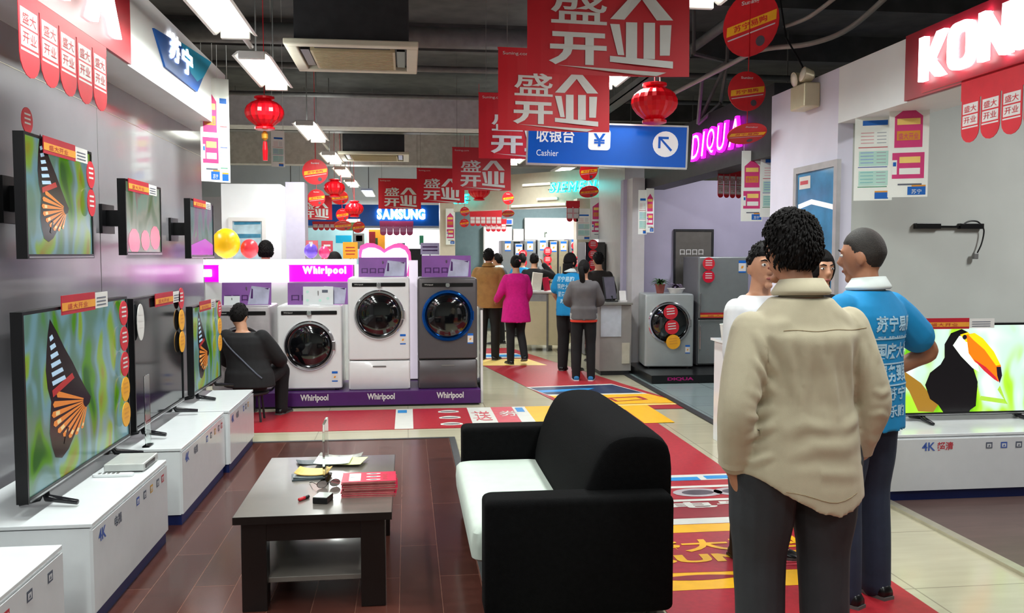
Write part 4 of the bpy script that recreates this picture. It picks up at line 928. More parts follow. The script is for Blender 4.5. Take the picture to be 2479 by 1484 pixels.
for i, (z, ins) in enumerate(((.225, .02), (.24, .004), (.30, 0), (.355, .004), (.375, .02), (.384, .05))):
    rg.append([Vector((u, v, z + (.012 * math.sin(PI * (v - 3.76) / 1.32) if z > .3 else 0))) for u, v in rrect(.275 + ins, .80 - ins, 3.765 + ins, 5.075 - ins, .05, 5)])
mb.rings(rg, M_CUSH); mb.build('seat_cushion', t, smooth='auto')
# backrest leaning away: cross-section in (x, z) swept along y with soft ends
sec = [(.73, .36), (.755, .50), (.80, .64), (.86, .755), (.90, .785), (.96, .802), (1.05, .802), (1.12, .79), (1.165, .755), (1.18, .66), (1.175, .5), (1.17, .2), (.76, .2)]
rg = []
for y, s in ((3.70, .90), (3.712, .96), (3.75, .99), (3.85, 1), (4.4, 1.012), (4.95, 1), (5.03, .985), (5.07, .94), (5.085, .86)):
    rg.append([Vector((.96 + (x - .96) * s, y, .5 + (z - .5) * (s if z > .5 else 1))) for x, z in sec])
mb = MB(); mb.rings(rg[::-1], M_SOFA); mb.build('backrest', t, smooth='auto', sub=1)
if 0: mb = MB(); mb.tube([(.735, 4.41, .39), (.765, 4.41, .50), (.81, 4.41, .64), (.87, 4.41, .765), (.95, 4.41, .832)], .004, M_SOFA, 6); mb.build('seam', t)
for x in (.38, 1.06):
    for y in (3.64, 5.18): MB().lathe([(.02, 0), (.028, .045)], M_BLACK, Matrix.Translation((x, y, 0)), 12).build('foot', t)
# ================================================================== wall bracket with cable on the pale wall
p = PY(2300, 548, 6.2)
t = thing('wall_bracket', 'black wall mount bar with dangling cable on the pale wall at the right', 'bracket', (p.x, 6.2, p.z))
def rel(px, py, Y=6.16): return PY(px, py, Y) - t.location
mb = MB(); a, b = rel(2218, 552), rel(2382, 552)
mb.box(a.x, b.x, -.03, -.015, -.012, .004, M_BLACK); mb.build('bar', t, world=False)
for u0, u1 in ((2218, 2278), (2325, 2382)):
    a, b = rel(u0, 548), rel(u1, 548); MB().box(a.x, b.x, -.045, 0, -.02, .022, M_BLACK).build('mount_plate', t, bevel=.004, world=False)
MB().tube(catmull([rel(2330, 545), rel(2345, 536), rel(2365, 536), rel(2376, 546), rel(2382, 560), rel(2376, 590), rel(2366, 612)], 5), .006, M_BLACK, 6).build('cable', t, smooth=True, world=False)
q = rel(2361, 620); MB().box(q.x - .018, q.x + .018, q.y - .015, q.y + .015, q.z - .022, q.z + .022, M_GREYM).build('plug', t, bevel=.005, world=False)
# ================================================================== emergency light and framed picture on the partition
p = PX(1968, 225, 3.2)
t = thing('emergency_light', 'cream twin-head emergency light on top of the lilac partition', 'emergency light', (3.13, p.y, p.z - .13))
M_EML = mat('emergency_cream', (206, 198, 168), .35, metal=.3, var=.05)
MB().box(-.06, .069, -.13, .13, 0, .19, M_EML).build('battery_box', t, bevel=.012, world=False)
for s in (-1, 1):
    T = Matrix.Translation((-.02, s * .075, .25)) @ Matrix.Rotation(-PI / 2 - .2 * s, 4, 'Y')
    MB().lathe([(.02, -.06), (.045, -.04), (.058, .02), (.06, .035)], M_EML, T, 16).build('lamp_head', t, smooth='auto', world=False)
    MB().lathe([(.054, .03), (.05, .038), (.02, .046)], mat('lamp_lens', (236, 232, 214), .15), T, 16).build('lens', t, smooth=True, world=False)
    MB().tube([(-.0, s * .06, .19), (-.01, s * .07, .24)], .012, M_EML, 8).build('stalk', t, world=False)
MB().tube([(.02, -.02, .19), (.0, .05, .35), (-.05, .25, .62), (-.1, .5, 4.3 - t.location.z)], .008, M_BLACK, 6).build('cable', t, world=False)
ya, yb = PX(2034, 400, 3.19).y, PX(1928, 400, 3.19).y; zt = PX(1928, 408, 3.19).z
t = thing('framed_poster', 'framed blue poster on the lilac partition behind the men', 'poster', (3.19, (ya + yb) / 2, zt - 1.25))
mb = MB()
for b_ in ((ya, yb, zt - .05, zt), (ya, yb, zt - 1.25, zt - 1.2), (ya, ya + .05, zt - 1.2, zt - .05), (yb - .05, yb, zt - 1.2, zt - .05)): mb.box(3.165, 3.199, *b_, M_TRIMAL if 0 else mat('frame_grey', (190, 188, 190), .35, metal=.4))
mb.build('frame', t)
mb = MB(); mb.box(3.182, 3.199, ya + .05, yb - .05, zt - 1.2, zt - .05, mat('poster_sea', (64, 140, 190), .2, var=.35, vs_=4, coat=.5)); M = faceL((3.18, yb - .05, zt))
L = yb - ya - .1
mb.poly([(.03, -.18), (.36 * L, -.18), (.36 * L, -.08), (.03, -.08)], M_CWHT, M); mb.poly([(.05, -.145, .001), (.3 * L, -.145, .001), (.3 * L, -.115, .001), (.05, -.115, .001)], M_FPNK, M)
mb.poly([(.02, -.30), (.4 * L, -.27), (L - .02, -.33), (L - .02, -.37), (.4 * L, -.31), (.02, -.34)], M_SGW, M)
mb.poly([(.6 * L, -.45), (.62 * L, -.45), (.66 * L, -1.0), (.56 * L, -1.0)], M_PPNK, M); mb.build('print', t)
# ================================================================== washing machines, podium, fridge
M_PURP = mat('podium_purple', (70, 24, 92), .4, var=.06); M_PBOARD = mat('board_purple', (136, 84, 160), .45, var=.18, vs_=3)
M_ENW = mat('white_enamel', (220, 220, 220), .25, var=.015, coat=.4); M_ENG = mat('graphite_enamel', (92, 88, 90), .3, metal=.35, var=.03); M_ENS = mat('silver_enamel', (172, 178, 178), .3, metal=.45, var=.03)
M_CHR = mat('chrome', (220, 220, 224), .12, metal=1.0, var=0); M_CBLU = mat('blue_chrome', (20, 90, 180), .15, metal=.8, var=0); M_DGL = mat('door_glass', (8, 9, 12), .04, coat=1.0, var=0)
PZ_ = .165
t = thing('display_podium', 'purple display podium under the front-loading washing machines', 'podium', (-.6, 9.45, 0))
MB().box(-1.95, .765, 9.09, 9.95, .02, PZ_, M_PURP).build('platform', t, bevel=.004); MB().box(-1.93, .745, 9.12, 9.92, 0, .02, M_BLACK).build('recessed_base', t)
M = front((0, 9.087, 0))
for px in (760, 922, 1090): mb = MB(); mb.text('Whirlpool', M_BWHT, M, PY(px - 33, 965, 9.087).x, .06, w=.285, h=.085, bold=.03); mb.build('brand_mark', t)
def label_sticker(mb, x, z, M, w_=.05, h_=.10):
    mb.poly([(x, z, .0), (x + w_, z, 0), (x + w_, z + h_, 0), (x, z + h_, 0)], M_CWHT, M); mb.poly([(x, z + h_ * .78, .0006), (x + w_, z + h_ * .78, .0006), (x + w_, z + h_, .0006), (x, z + h_, .0006)], M_PBLU, M)
    mb.poly([(x, z, .0006), (x + w_, z, .0006), (x + w_, z + h_ * .12, .0006), (x, z + h_ * .12, .0006)], M_PBLU, M); mb.poly([(x + w_ * .3, z + h_ * .35, .0006), (x + w_ * .6, z + h_ * .35, .0006), (x + w_ * .7, z + h_ * .55, .0006), (x + w_ * .4, z + h_ * .55, .0006)], M_CORG, M)
def washer(label, loc, w_, h_, d_, body, ring, ped=0.0, dz=None, rz=0.0, r=.262, group='front-loading washing machines', strip=True):
    t = thing('washing_machine', label, 'washing machine', loc, rz, group)
    z0 = ped + (.012 if ped else .02)
    mb = MB(); rg = []
    for z, ins in ((z0, .012), (z0 + .012, 0), (h_ - .03, 0), (h_ - .012, .004), (h_, .02)): rg.append([Vector((u, v, z)) for u, v in rrect(-w_ / 2 + ins, w_ / 2 - ins, ins, d_ - ins, .025, 4)])
    mb.rings(rg, body); mb.build('cabinet_body', t, smooth='auto', world=False)
    FM = front((0, -.001, 0))
    if strip:
        mb = MB(); mb.prism(rrect(-w_ / 2 + .045, w_ / 2 - .045, h_ - .095, h_ - .055, .008), .006, M_BLACK, FM, z0=-.002); mb.build('control_strip', t, world=False)
        MB().lathe([(.026, 0), (.026, .016), (.022, .022)], M_CHR, front((0, -.006, h_ - .078)), 18).build('dial', t, smooth='auto', world=False)
        mb = MB(); mb.text('Whirlpool', M_CWHT, FM, -w_ / 2 + .07, h_ - .084, w=.09, h=.018, z=.006); mb.build('brand_mark', t, world=False)
    c = (0, 0, z0 + (h_ - z0) * .46 if dz is None else dz)
    T = front(c)
    MB().lathe([(r, -.01), (r, .012), (r - .012, .026), (r - .03, .026), (r - .036, .012)], ring, T, 48, cap=False).build('door_ring', t, smooth='auto', world=False)
    MB().lathe([(r - .034, .0), (r - .034, .014), (r - .07, .034), (r - .13, .046), (.02, .05)], M_DGL, T, 48).build('door_glass', t, smooth=True, world=False)
    mb = MB(); mb.box(r - .03, r + .004, -.05, .05, .01, .03, ring, T); mb.build('door_handle', t, bevel=.005, world=False)
    mb = MB(); label_sticker(mb, w_ / 2 - .105, c[2] - r - .12 if not ped else z0 + .16, FM, .06, .11); mb.build('energy_label', t, world=False)
    if ped:
        mb = MB(); rg = []
        for z, ins in ((0.004, .008), (.015, 0), (ped - .012, 0), (ped, .008)): rg.append([Vector((u, v, z)) for u, v in rrect(-w_ / 2 + ins, w_ / 2 - ins, ins - .004, d_ - ins, .02, 4)])
        mb.rings(rg, body); p_ = mb.build('pedestal_drawer', t, smooth='auto', world=False)
        MB().prism(rrect(-.07, .07, ped - .065, ped - .05, .006), .004, M_GREYM, front((0, -.004, 0))).build('grip_slot', p_, world=False)
    else:
        for s in (-1, 1): MB().lathe([(.02, 0), (.02, .022)], M_BLACK, Matrix.Translation((s * (w_ / 2 - .06), .06, 0)), 10).build('foot', t, world=False)
    return t
YF = 9.2
def mid(a, b, py): return (PY(a, py, YF).x + PY(b, py, YF).x) / 2
washer('white washing machine standing directly on the purple podium', (mid(672, 828, 900), YF, PZ_), .66, .895, .62, M_ENW, M_CHR, dz=PY(749, 837, YF).z - PZ_)
washer('tall white washing machine on a drawer pedestal', (mid(843, 993, 850), YF, PZ_), .645, 1.185, .62, M_ENW, M_CHR, ped=.305, dz=PY(918, 762, YF).z - PZ_)
washer('tall graphite washing machine with a blue door ring on a drawer pedestal', (mid(1013, 1155, 850), YF, PZ_), .63, 1.18, .62, M_ENG, M_CBLU, ped=.305, dz=PY(1087, 764, YF).z - PZ_, r=.272)
washer('silver washing machine behind the crouching person', (-1.71, YF, PZ_), .60, .895, .6, mat('warm_silver', (176, 170, 172), .3, metal=.3), M_CHR, dz=.44, r=.25)
t = thing('side_panel', 'white side panel of a machine display right of the graphite washing machine', 'panel', (.80, 9.5, 0)); 
MB().box(.775, .80, 9.2, 9.9, 0, 1.0, M_ENW).build('board', t, bevel=.004); MB().box(.77, .805, 9.2, 9.9, 1.0, 1.02, M_CHR).build('top_cap', t)
def info_board(label, px0, px1, zb, hgt, extra=False, Y=9.3, tilt=.12):
    x0, x1 = PY(px0, 650, Y).x, PY(px1, 650, Y).x; w_ = x1 - x0
    t = thing('information_board', label, 'information board', ((x0 + x1) / 2, Y, zb), group='purple boards on the washing machines')
    M = front((0, 0, 0)) @ Matrix.Rotation(-tilt, 4, 'X')
    mb = MB(); mb.box(-w_ / 2, w_ / 2, .004, hgt, -.012, 0, M_PBOARD, M)
    mb.poly([(w_ * .02, .01, .001), (w_ * .44, .01, .001), (w_ * .47, hgt * .75, .001), (w_ * .1, hgt * .85, .001)], mat('board_pale', (176, 176, 200), .45, var=.2, vs_=8), M)
    mb.poly([(w_ * .08, hgt * .3, .002), (w_ * .13, hgt * .3, .002), (w_ * .13, hgt * .7, .002), (w_ * .1, hgt * .75, .002)], M_PURP, M)
    for k in range(3): mb.text('ABC'[k] if False else '口', M_PURP, M, -w_ * .44 + k * w_ * .17, hgt * .2, w=w_ * .13, h=hgt * .25, bold=.03, z=.002)
    mb.poly([(w_ * .36, hgt * .74, .002), (w_ * .44, hgt * .68, .002), (w_ * .45, hgt * .76, .002)], M_PURP, M)
    mb.build('printed_face', t, world=False)
    mb = MB(); mb.tube([(0, .005, hgt * .8), (0, .1, .004)], .006, M_GREYM, 6); mb.build('prop', t, world=False)
info_board('purple information board on the tall white washing machine', 868, 985, PZ_ + 1.186, .21)
info_board('purple information board on the graphite washing machine', 1021, 1140, PZ_ + 1.181, .235)
info_board('purple information board on the white washing machine without a pedestal', 695, 842, PZ_ + .896, .235)
info_board('purple information board on the silver machine, above the crouching person', 535, 655, PZ_ + .896, .24)
t = thing('price_card', 'white feature card in front of the purple board on the white washing machine', 'card', (PY(770, 720, 9.26).x, 9.26, PZ_ + .896))
M = front((0, 0, 0)) @ Matrix.Rotation(-.1, 4, 'X'); mb = MB(); mb.box(-.155, .155, .003, .195, -.006, 0, M_CABW, M)
mb.poly([(.04, .13, .001), (.1, .13, .001), (.1, .16, .001), (.04, .16, .001)], M_PRNG, M)
for u, v in ((-.11, .14), (-.11, .05), (.1, .07), (.02, .05)): mb.poly([(u + .015 * math.cos(a), v + .015 * math.sin(a), .001) for a in [2 * PI * k / 10 for k in range(10)]], M_PCYN, M)
mb.build('card_face', t, world=False); MB().tube([(0, .004, .15), (0, .03, .002)], .004, M_GREYM, 6).build('prop', t, world=False)
t = thing('price_card', 'small white card left on the silver machine by the crouching person', 'card', (PY(560, 725, 9.25).x, 9.27, PZ_ + .896))
mb = MB(); mb.box(-.08, .08, .003, .1, -.004, 0, M_CABW, front((0, 0, 0)) @ Matrix.Rotation(-.15, 4, 'X')); mb.build('card_face', t, world=False); MB().tube([(0, .004, .08), (0, .03, .002)], .004, M_GREYM, 6).build('prop', t, world=False)
t = thing('price_card', 'tall white glowing column card standing between the two pedestal machines', 'card', (PY(1001, 690, 9.9).x, 9.89, PZ_))
MB().box(-.05, .05, 0, .02, .0, 1.36, mat('lit_white_panel', (236, 226, 240), .4, emit=.5)).build('panel', t, world=False); MB().box(-.05, .05, -.03, .05, 0, .012, M_GREYM).build('foot', t, world=False)
# ---- right: dark plinth, silver washer, fridge, plants
PZR = .115
t = thing('display_podium', 'black display plinth with a magenta brand mark under the silver washer and fridge', 'podium', (3.7, 10.8, .012))
MB().box(2.95, 4.9, 10.22, 11.6, .02, PZR, M_BLACK).build('platform', t, bevel=.004); MB().box(2.97, 4.88, 10.25, 11.58, .012, .02, M_DKMET).build('recessed_base', t)
mb = MB(); mb.text('DIQUA', mat('magenta_print', (170, 20, 110), .4, var=0), front((0, 10.218, 0)), PY(1617, 915, 10.2).x, .045, w=.33, h=.045, bold=.04); mb.build('lettering', t)
wr = washer('silver washing machine with red and yellow round tags on its door, at the right', (3.36, 10.85, PZR), .63, .965, .6, M_ENS, M_CHR, dz=PY(1624, 782, 10.85).z - PZR, rz=-.12, r=.275, strip=False)
tags('chain of red and yellow round tags on the silver washing machine door', tuple(PY(1622, 738, 10.76)), front((0, 0, 0)) @ Matrix.Rotation(.1, 4, 'Z'), [M_TRED, M_TRED, M_TYEL], .094)
M_FRG = mat('fridge_silver', (150, 156, 156), .3, metal=.5, var=.03); M_FRS = mat('fridge_side', (112, 110, 114), .5, var=.04)
def fridge(label, x0, x1, yf, z0, z1, split, m, group=None, handles=True):
    t = thing('refrigerator', label, 'refrigerator', ((x0 + x1) / 2, yf, z0), group=group); w_ = x1 - x0; h_ = z1 - z0
    MB().box(-w_ / 2, w_ / 2, .05, .65, .01, h_, M_FRS).build('cabinet_body', t, bevel=.008, world=False)
    MB().box(-w_ / 2 + .002, w_ / 2 - .002, 0, .046, split + .006, h_, m).build('door', t, bevel=.012, world=False)
    MB().box(-w_ / 2 + .002, w_ / 2 - .002, 0, .046, .03, split - .006, m).build('door', t, bevel=.012, world=False)
    if handles:
        for a, b in ((split + .08, split + .34), (split - .4, split - .08)): MB().box(-w_ / 2 + .02, -w_ / 2 + .036, -.02, 0, a, b, M_CHR).build('door_handle', t, bevel=.004, world=False)
    return t
zs = PY(1745, 772, 11.0).z
fr = fridge('silver two-door refrigerator on the black plinth, behind the white-shirted person', PY(1690, 700, 11.0).x, PY(1690, 700, 11.0).x + .68, 10.98, PZR, PY(1740, 622, 11.0).z, zs - PZR, M_FRG)
mb = MB(); label_sticker(mb, 0.2, PY(1790, 660, 11.0).z - PZR, front((0, -.0015, 0)), .1, .16); mb.build('energy_label', fr, world=False)
strip('red and yellow promotional strip across the silver refrigerator', tuple(PY(1695, 770, 10.95)), FY, .66, .07, .02)
tags('red tag with a red disc on the silver refrigerator door', tuple(PY(1716, 623, 10.95)), FY, [M_TRED, mat('tag_crimson', (200, 20, 50), .4)], .082)
def plant_pot(label, p, pot_m, leaf_m, n, ln, seed, pr=.07, ph=.12, wide=.012, droop=1.0, cat='plant', name='potted_plant'):
    random.seed(seed); t = thing(name, label, cat, tuple(p))
    MB().lathe([(pr * .7, 0), (pr, ph * .9), (pr * 1.08, ph * .9), (pr * 1.08, ph), (pr * .9, ph)], pot_m, n=18).build('pot', t, smooth='auto', world=False)
    MB().lathe([(pr * .88, ph * .9), (pr * .3, ph * .96)], mat('soil', (40, 30, 24), .9), n=14).build('soil', t, world=False)
    mb = MB()
    for k in range(n):
        a = 2 * PI * k / n + random.uniform(-.3, .3); L = ln * random.uniform(.7, 1.1); up = random.uniform(.45, 1.0); pts = []
        for i in range(7):
            f = i / 6; rr = L * f * (.35 + .65 * (1 - up)) + L * .25 * f * f; z = ph * .9 + L * up * f - droop * L * .55 * f * f * f
            pts.append(Vector((rr * math.cos(a), rr * math.sin(a), z)))
        sd = Vector((-math.sin(a), math.cos(a), 0)); vv = []; fs = []
        for i, q in enumerate(pts):
            ww = wide * (math.sin(PI * min(1, .12 + .88 * i / 6)) + .05); vv += [q - sd * ww, q + Vector((0, 0, ww * .35)), q + sd * ww]
        for i in range(6): b_ = i * 3; fs += [(b_, b_ + 1, b_ + 4, b_ + 3), (b_ + 1, b_ + 2, b_ + 5, b_ + 4)]
        mb.raw(vv, fs, leaf_m)
    mb.build('foliage', t, smooth=True, world=False)
    return t
M_LEAF = mat('leaf_green', (52, 84, 44), .45, var=.3, vs_=10); M_LEAF2 = mat('leaf_dark', (44, 66, 50), .45, var=.3); M_TERR = mat('terracotta', (130, 66, 58), .6); M_POTW = mat('white_pot', (214, 210, 208), .4)
plant_pot('bushy green plant in a terracotta pot on the silver washing machine', (PY(1598, 712, 11.05).x, 11.05, PZR + .966), M_TERR, M_LEAF, 34, .17, 1, .065, .12, .014)
plant_pot('low grey-violet plant in a white trough on the silver washing machine', (PY(1636, 712, 11.0).x, 11.0, PZR + .966), M_POTW, mat('leaf_violet', (110, 96, 120), .5, var=.3), 30, .13, 2, .11, .07, .018)
# grey steel notice panel on the lilac wall
a, b = PY(1635, 560, 11.78), PY(1720, 690, 11.78)
t = thing('notice_board', 'grey steel notice panel with two rows of characters on the lilac wall', 'notice board', ((a.x + b.x) / 2, 11.79, b.z - .35))
M_STEEL = mat('brushed_steel', (118, 114, 108), .4, metal=.5, var=.08)
MB().box(a.x, b.x, 11.765, 11.798, b.z - .35, a.z, M_STEEL).build('panel', t)
mb = MB(); mb.box(a.x - .02, b.x + .03, 11.755, 11.798, a.z, a.z + .03, M_DKMET); mb.box(b.x, b.x + .03, 11.755, 11.798, b.z - .35, a.z, M_DKMET); mb.box(a.x - .02, a.x, 11.755, 11.798, b.z - .35, a.z, M_DKMET); mb.build('frame', t)
M = front((0, 11.763, 0))
for j, y in enumerate((610, 632)):
    for k in range(4): c_ = PY(1652 + k * 15, y, 11.76); mb = MB(); mb.text('口', M_GREYM if j else M_CWHT, M, c_.x - .035, c_.z - .04, w=.07, h=.075, bold=.02); mb.build('character', t)
# ---- reception desk, pillar, screen
t = thing('reception_desk', 'grey reception desk with a white notice taped on its front', 'desk', (2.78, 11.35, 0))
M_DESK = mat('desk_grey', (150, 146, 142), .45, var=.05)
MB().box(2.50, 2.92, 11.1, 11.48, .06, .93, M_DESK).build('carcass', t); MB().box(2.46, 2.935, 11.06, 11.49, .93, .96, mat('desk_top', (120, 118, 112), .35)).build('desktop', t, bevel=.004); MB().box(2.52, 2.9, 11.12, 11.46, 0, .06, M_DKMET).build('plinth', t)
a, b = PY(1455, 737, 11.09), PY(1504, 815, 11.09); MB().box(a.x, b.x, 11.092, 11.098, b.z, a.z, mat('notice_paper', (186, 192, 200), .5)).build('taped_notice', t)
a, b = PY(1506, 830, 11.09), PY(1524, 880, 11.09); MB().box(a.x, b.x, 11.085, 11.098, b.z, a.z, mat('desk_light_panel', (196, 190, 172), .4)).build('door', t)
p = PY(1500, 720, 11.3)
t = thing('monitor', 'tilted grey screen standing on the reception desk', 'monitor', (2.70, 11.3, .96))
T = Matrix.Rotation(.5, 4, 'Z') @ Matrix.Rotation(-.2, 4, 'X'); MB().box(-.1, .1, -.012, .012, .03, .34, M_DKMET, T).build('housing', t, bevel=.004, world=False); MB().poly([(-.09, -.0125, .04), (.09, -.0125, .04), (.09, -.0125, .33), (-.09, -.0125, .33)], mat('matte_screen', (96, 92, 104), .25), T).build('screen', t, world=False); MB().box(-.08, .08, -.05, .07, 0, .012, M_DKMET).build('base', t, world=False); MB().box(-.02, .02, .0, .03, .012, .08, M_DKMET).build('stand', t, world=False)
t = thing('leaflet_holder', 'small white leaflet stand beside the grey screen on the reception desk', 'leaflet stand', (2.86, 11.3, .96)); MB().box(-.05, .05, -.03, .05, 0, .02, M_POTW).build('base', t, world=False); MB().box(-.045, .045, -.005, .0, .02, .15, M_POTW, Matrix.Rotation(-.3, 4, 'X')).build('back_plate', t, world=False)
struct(MB().box(3.03, 3.2, 11.5, 11.8, 0, 2.62, mat('pillar_grey', (186, 182, 184), .4, var=.03)).build('column_1'))
# ================================================================== white column, magenta counter wall, far booths
struct(MB().box(-2.45, -1.68, 12.0, 12.7, 0, 2.53, M_WHITEP).build('column_2'))
struct(MB().box(-1.68, -1.42, 12.5, 12.9, 0, 2.6, mat('column_lilac', (196, 190, 206), .5, var=.03)).build('column_3'))
a, b = PY(553, 526, 11.97), PY(645, 640, 11.97)
t = thing('framed_poster', 'white-framed poster of blue water on the white column', 'poster', ((a.x + b.x) / 2, 11.97, b.z - .3)); z0 = b.z - .3
mb = MB()
for q in ((a.x, b.x, a.z - .05, a.z), (a.x, b.x, z0, z0 + .05), (a.x, a.x + .05, z0 + .05, a.z - .05), (b.x - .05, b.x, z0 + .05, a.z - .05)): mb.box(q[0], q[1], 11.965, 11.998, q[2], q[3], M_BATT)
mb.build('frame', t)
mb = MB(); mb.box(a.x + .05, b.x - .05, 11.98, 11.998, z0 + .05, a.z - .05, mat('poster_water', (176, 206, 214), .3, var=.3, vs_=5)); M = front((a.x, 11.979, a.z))
for y0, y1 in ((-.1, -.06), (-.28, -.22)): mb.poly([(.07, y0), (b.x - a.x - .07, y0 + .01), (b.x - a.x - .07, y1), (.07, y1)], mat('water_blue', (60, 130, 160), .3, var=.2), M)
mb.build('print', t)
M_MAGL = mat('magenta_light_panel', (210, 0, 200), .4, emit=.85, ec=(230, 0, 220), var=0); M_WLIT = mat('white_light_panel', (255, 250, 255), .4, emit=2.2, var=0); M_WLIT2 = mat('soft_light_panel', (250, 244, 252), .4, emit=1.0, var=0)
t = thing('display_counter', 'magenta illuminated counter wall behind the washing machines', 'counter', (-1.6, 11.05, 0))
x0, x1 = PY(495, 660, 11.0).x, PY(852, 660, 11.0).x; zt = PY(650, 628, 11).z; zm = PY(650, 641, 11).z; zb = PY(650, 682, 11).z
MB().box(x0, x1, 11.02, 11.3, 0, zb, M_WHITEP).build('base_wall', t)
MB().box(x0, x1, 11.0, 11.3, zb, zm, M_MAGL).build('light_band', t)
MB().box(x0 - .02, x1 + .04, 10.95, 11.34, zm, zt, M_WLIT2).build('lit_ledge', t, bevel=.006)
xa, xb_ = PY(532, 660, 11).x, PY(700, 660, 11).x; MB().box(xa, xb_, 10.93, 11.0, PY(600, 684, 11).z, zm - .005, M_WLIT).build('light_box', t, bevel=.01)
MB().box(x0 - .02, x0 + .09, 10.93, 11.0, PY(500, 670, 11).z, PY(500, 652, 11).z, M_WLIT).build('light_box', t, bevel=.01)
M = front((0, 10.99, 0)); p = PY(733, 672, 10.99); letters(t, M, 'Whirlpool', M_WLIT, p.x, p.z + .02, w=PY(838, 660, 10.99).x - p.x, h=.12, bold=.05, z=.02, depth=.02, gap=.1)
# heart-shaped lit arch
c = PY(931, 668, 11.2); s = 12.7 / 2100 * .93
hp = []
for px, py in ((872, 668), (870, 640), (869, 610), (872, 595), (888, 588), (905, 589), (920, 596), (930, 604), (940, 597), (955, 590), (972, 589), (986, 596), (994, 610), (996, 632), (990, 668)): q = PY(px, py, 11.2); hp.append((q.x, q.z))
t = thing('light_arch', 'pink-rimmed glowing white arch with two humps behind the tall white washing machine', 'light box', (c.x, 11.2, 0))
M_ROSE = mat('rose_rim', (236, 90, 170), .4, emit=.5, var=0)
MB().prism(hp[::-1], .1, M_ROSE, front((0, 11.3, 0))).build('rim', t)
cx = sum(q[0] for q in hp) / len(hp); cz = c.z
MB().prism([(cx + (u - cx) * .9, cz + (v - cz) * .86) for u, v in hp][::-1], .012, mat('arch_glow', (255, 236, 250), .4, emit=1.5, var=0), front((0, 11.199, 0))).build('lit_face', t)
mb = MB(); mb.box(c.x - .36, c.x + .36, 11.22, 11.28, 0, c.z, M_WHITEP); mb.build('post', t)
# balloons, cards and plants along the counter
def balloon(label, px, py, Y, r, m):
    p = PY(px, py, Y); p.z = max(p.z, zt + r * 1.1 + .012); t = thing('balloon', label, 'balloon', (p.x, p.y, zt))
    MB().ball((0, 0, p.z - zt), (r, r, r * 1.1), m).build('balloon_body', t, smooth=True, world=False); MB().tube([(0, 0, 0), (0, 0, max(.01, p.z - zt - r * 1.05))], .005, M_BWHT, 6).build('stick', t, world=False)
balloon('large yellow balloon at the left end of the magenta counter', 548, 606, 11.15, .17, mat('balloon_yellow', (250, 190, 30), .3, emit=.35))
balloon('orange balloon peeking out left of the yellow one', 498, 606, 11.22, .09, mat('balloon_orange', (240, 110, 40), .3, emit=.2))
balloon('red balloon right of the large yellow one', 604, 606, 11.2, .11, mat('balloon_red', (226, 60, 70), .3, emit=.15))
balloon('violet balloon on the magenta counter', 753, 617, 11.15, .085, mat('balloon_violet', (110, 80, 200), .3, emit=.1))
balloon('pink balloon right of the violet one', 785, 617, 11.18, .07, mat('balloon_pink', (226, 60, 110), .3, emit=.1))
def card(label, x0, y0, x1, y1, Y, m, stripes=(), cat='sign', name='display_card', base=0.0):
    a, b = PY(x0, y0, Y), PY(x1, y1, Y)
    t = thing(name, label, cat, ((a.x + b.x) / 2, Y, base)); mb = MB(); mb.box(a.x, b.x, Y, Y + .02, b.z, a.z, m)
    for f0, f1, g0, g1, sm in stripes: mb.poly([(a.x + (b.x - a.x) * f0, Y - .001, a.z + (b.z - a.z) * g1), (a.x + (b.x - a.x) * f1, Y - .001, a.z + (b.z - a.z) * g1), (a.x + (b.x - a.x) * f1, Y - .001, a.z + (b.z - a.z) * g0), (a.x + (b.x - a.x) * f0, Y - .001, a.z + (b.z - a.z) * g0)], sm)
    mb.build('printed_face', t)
    if base < b.z - .005: MB().tube([((a.x + b.x) / 2, Y + .03, base), ((a.x + b.x) / 2, Y + .03, b.z + .02)], .012, M_GREYM, 8).build('post', t)
    return t
M_CYORG = mat('card_amber', (244, 160, 40), .45, emit=.12)
card('amber card with dark lines behind the pink balloon', 830, 586, 866, 626, 12.6, M_CYORG, ((.2, .8, .3, .36, M_CRED), (.15, .85, .5, .56, M_CRED), (.2, .8, .7, .76, M_CRED)))
card('pink and white card behind the violet balloon', 738, 582, 770, 612, 12.6, mat('card_rose', (214, 110, 120), .45), ((.3, .6, .1, .5, M_CWHT),))
card('narrow red card right of the pink and white one', 778, 583, 806, 628, 12.62, mat('card_coral', (200, 70, 84), .45), ((.2, .8, .2, .3, M_CWHT), (.2, .8, .45, .55, M_CWHT)))
plant_pot('dark spiky palm beside the person behind the counter', (PY(548, 590, 11.6).x, 11.66, zt - .38), M_POTW, M_LEAF2, 22, .30, 5, .1, .18, .012, .9)
plant_pot('feathery palm right of the person behind the counter', (PY(738, 590, 11.6).x, 11.75, zt - .38), M_POTW, mat('leaf_olive', (76, 90, 70), .45, var=.3), 24, .30, 6, .1, .18, .010, .9)
for px, y_, lb in ((548, 11.66, 'white pedestal under the palm left of the person behind the counter'), (738, 11.75, 'white pedestal under the palm right of the person behind the counter')):
    x_ = PY(px, 590, 11.6).x; t = thing('plant_pedestal', lb, 'pedestal', (x_, y_, 0)); MB().box(x_ - .12, x_ + .12, y_ - .12, y_ + .12, zt - .41, zt - .38, M_WHITEP).build('top_plate', t); MB().box(x_ - .1, x_ + .1, y_ - .1, y_ + .1, 0, zt - .41, M_WHITEP).build('column', t)
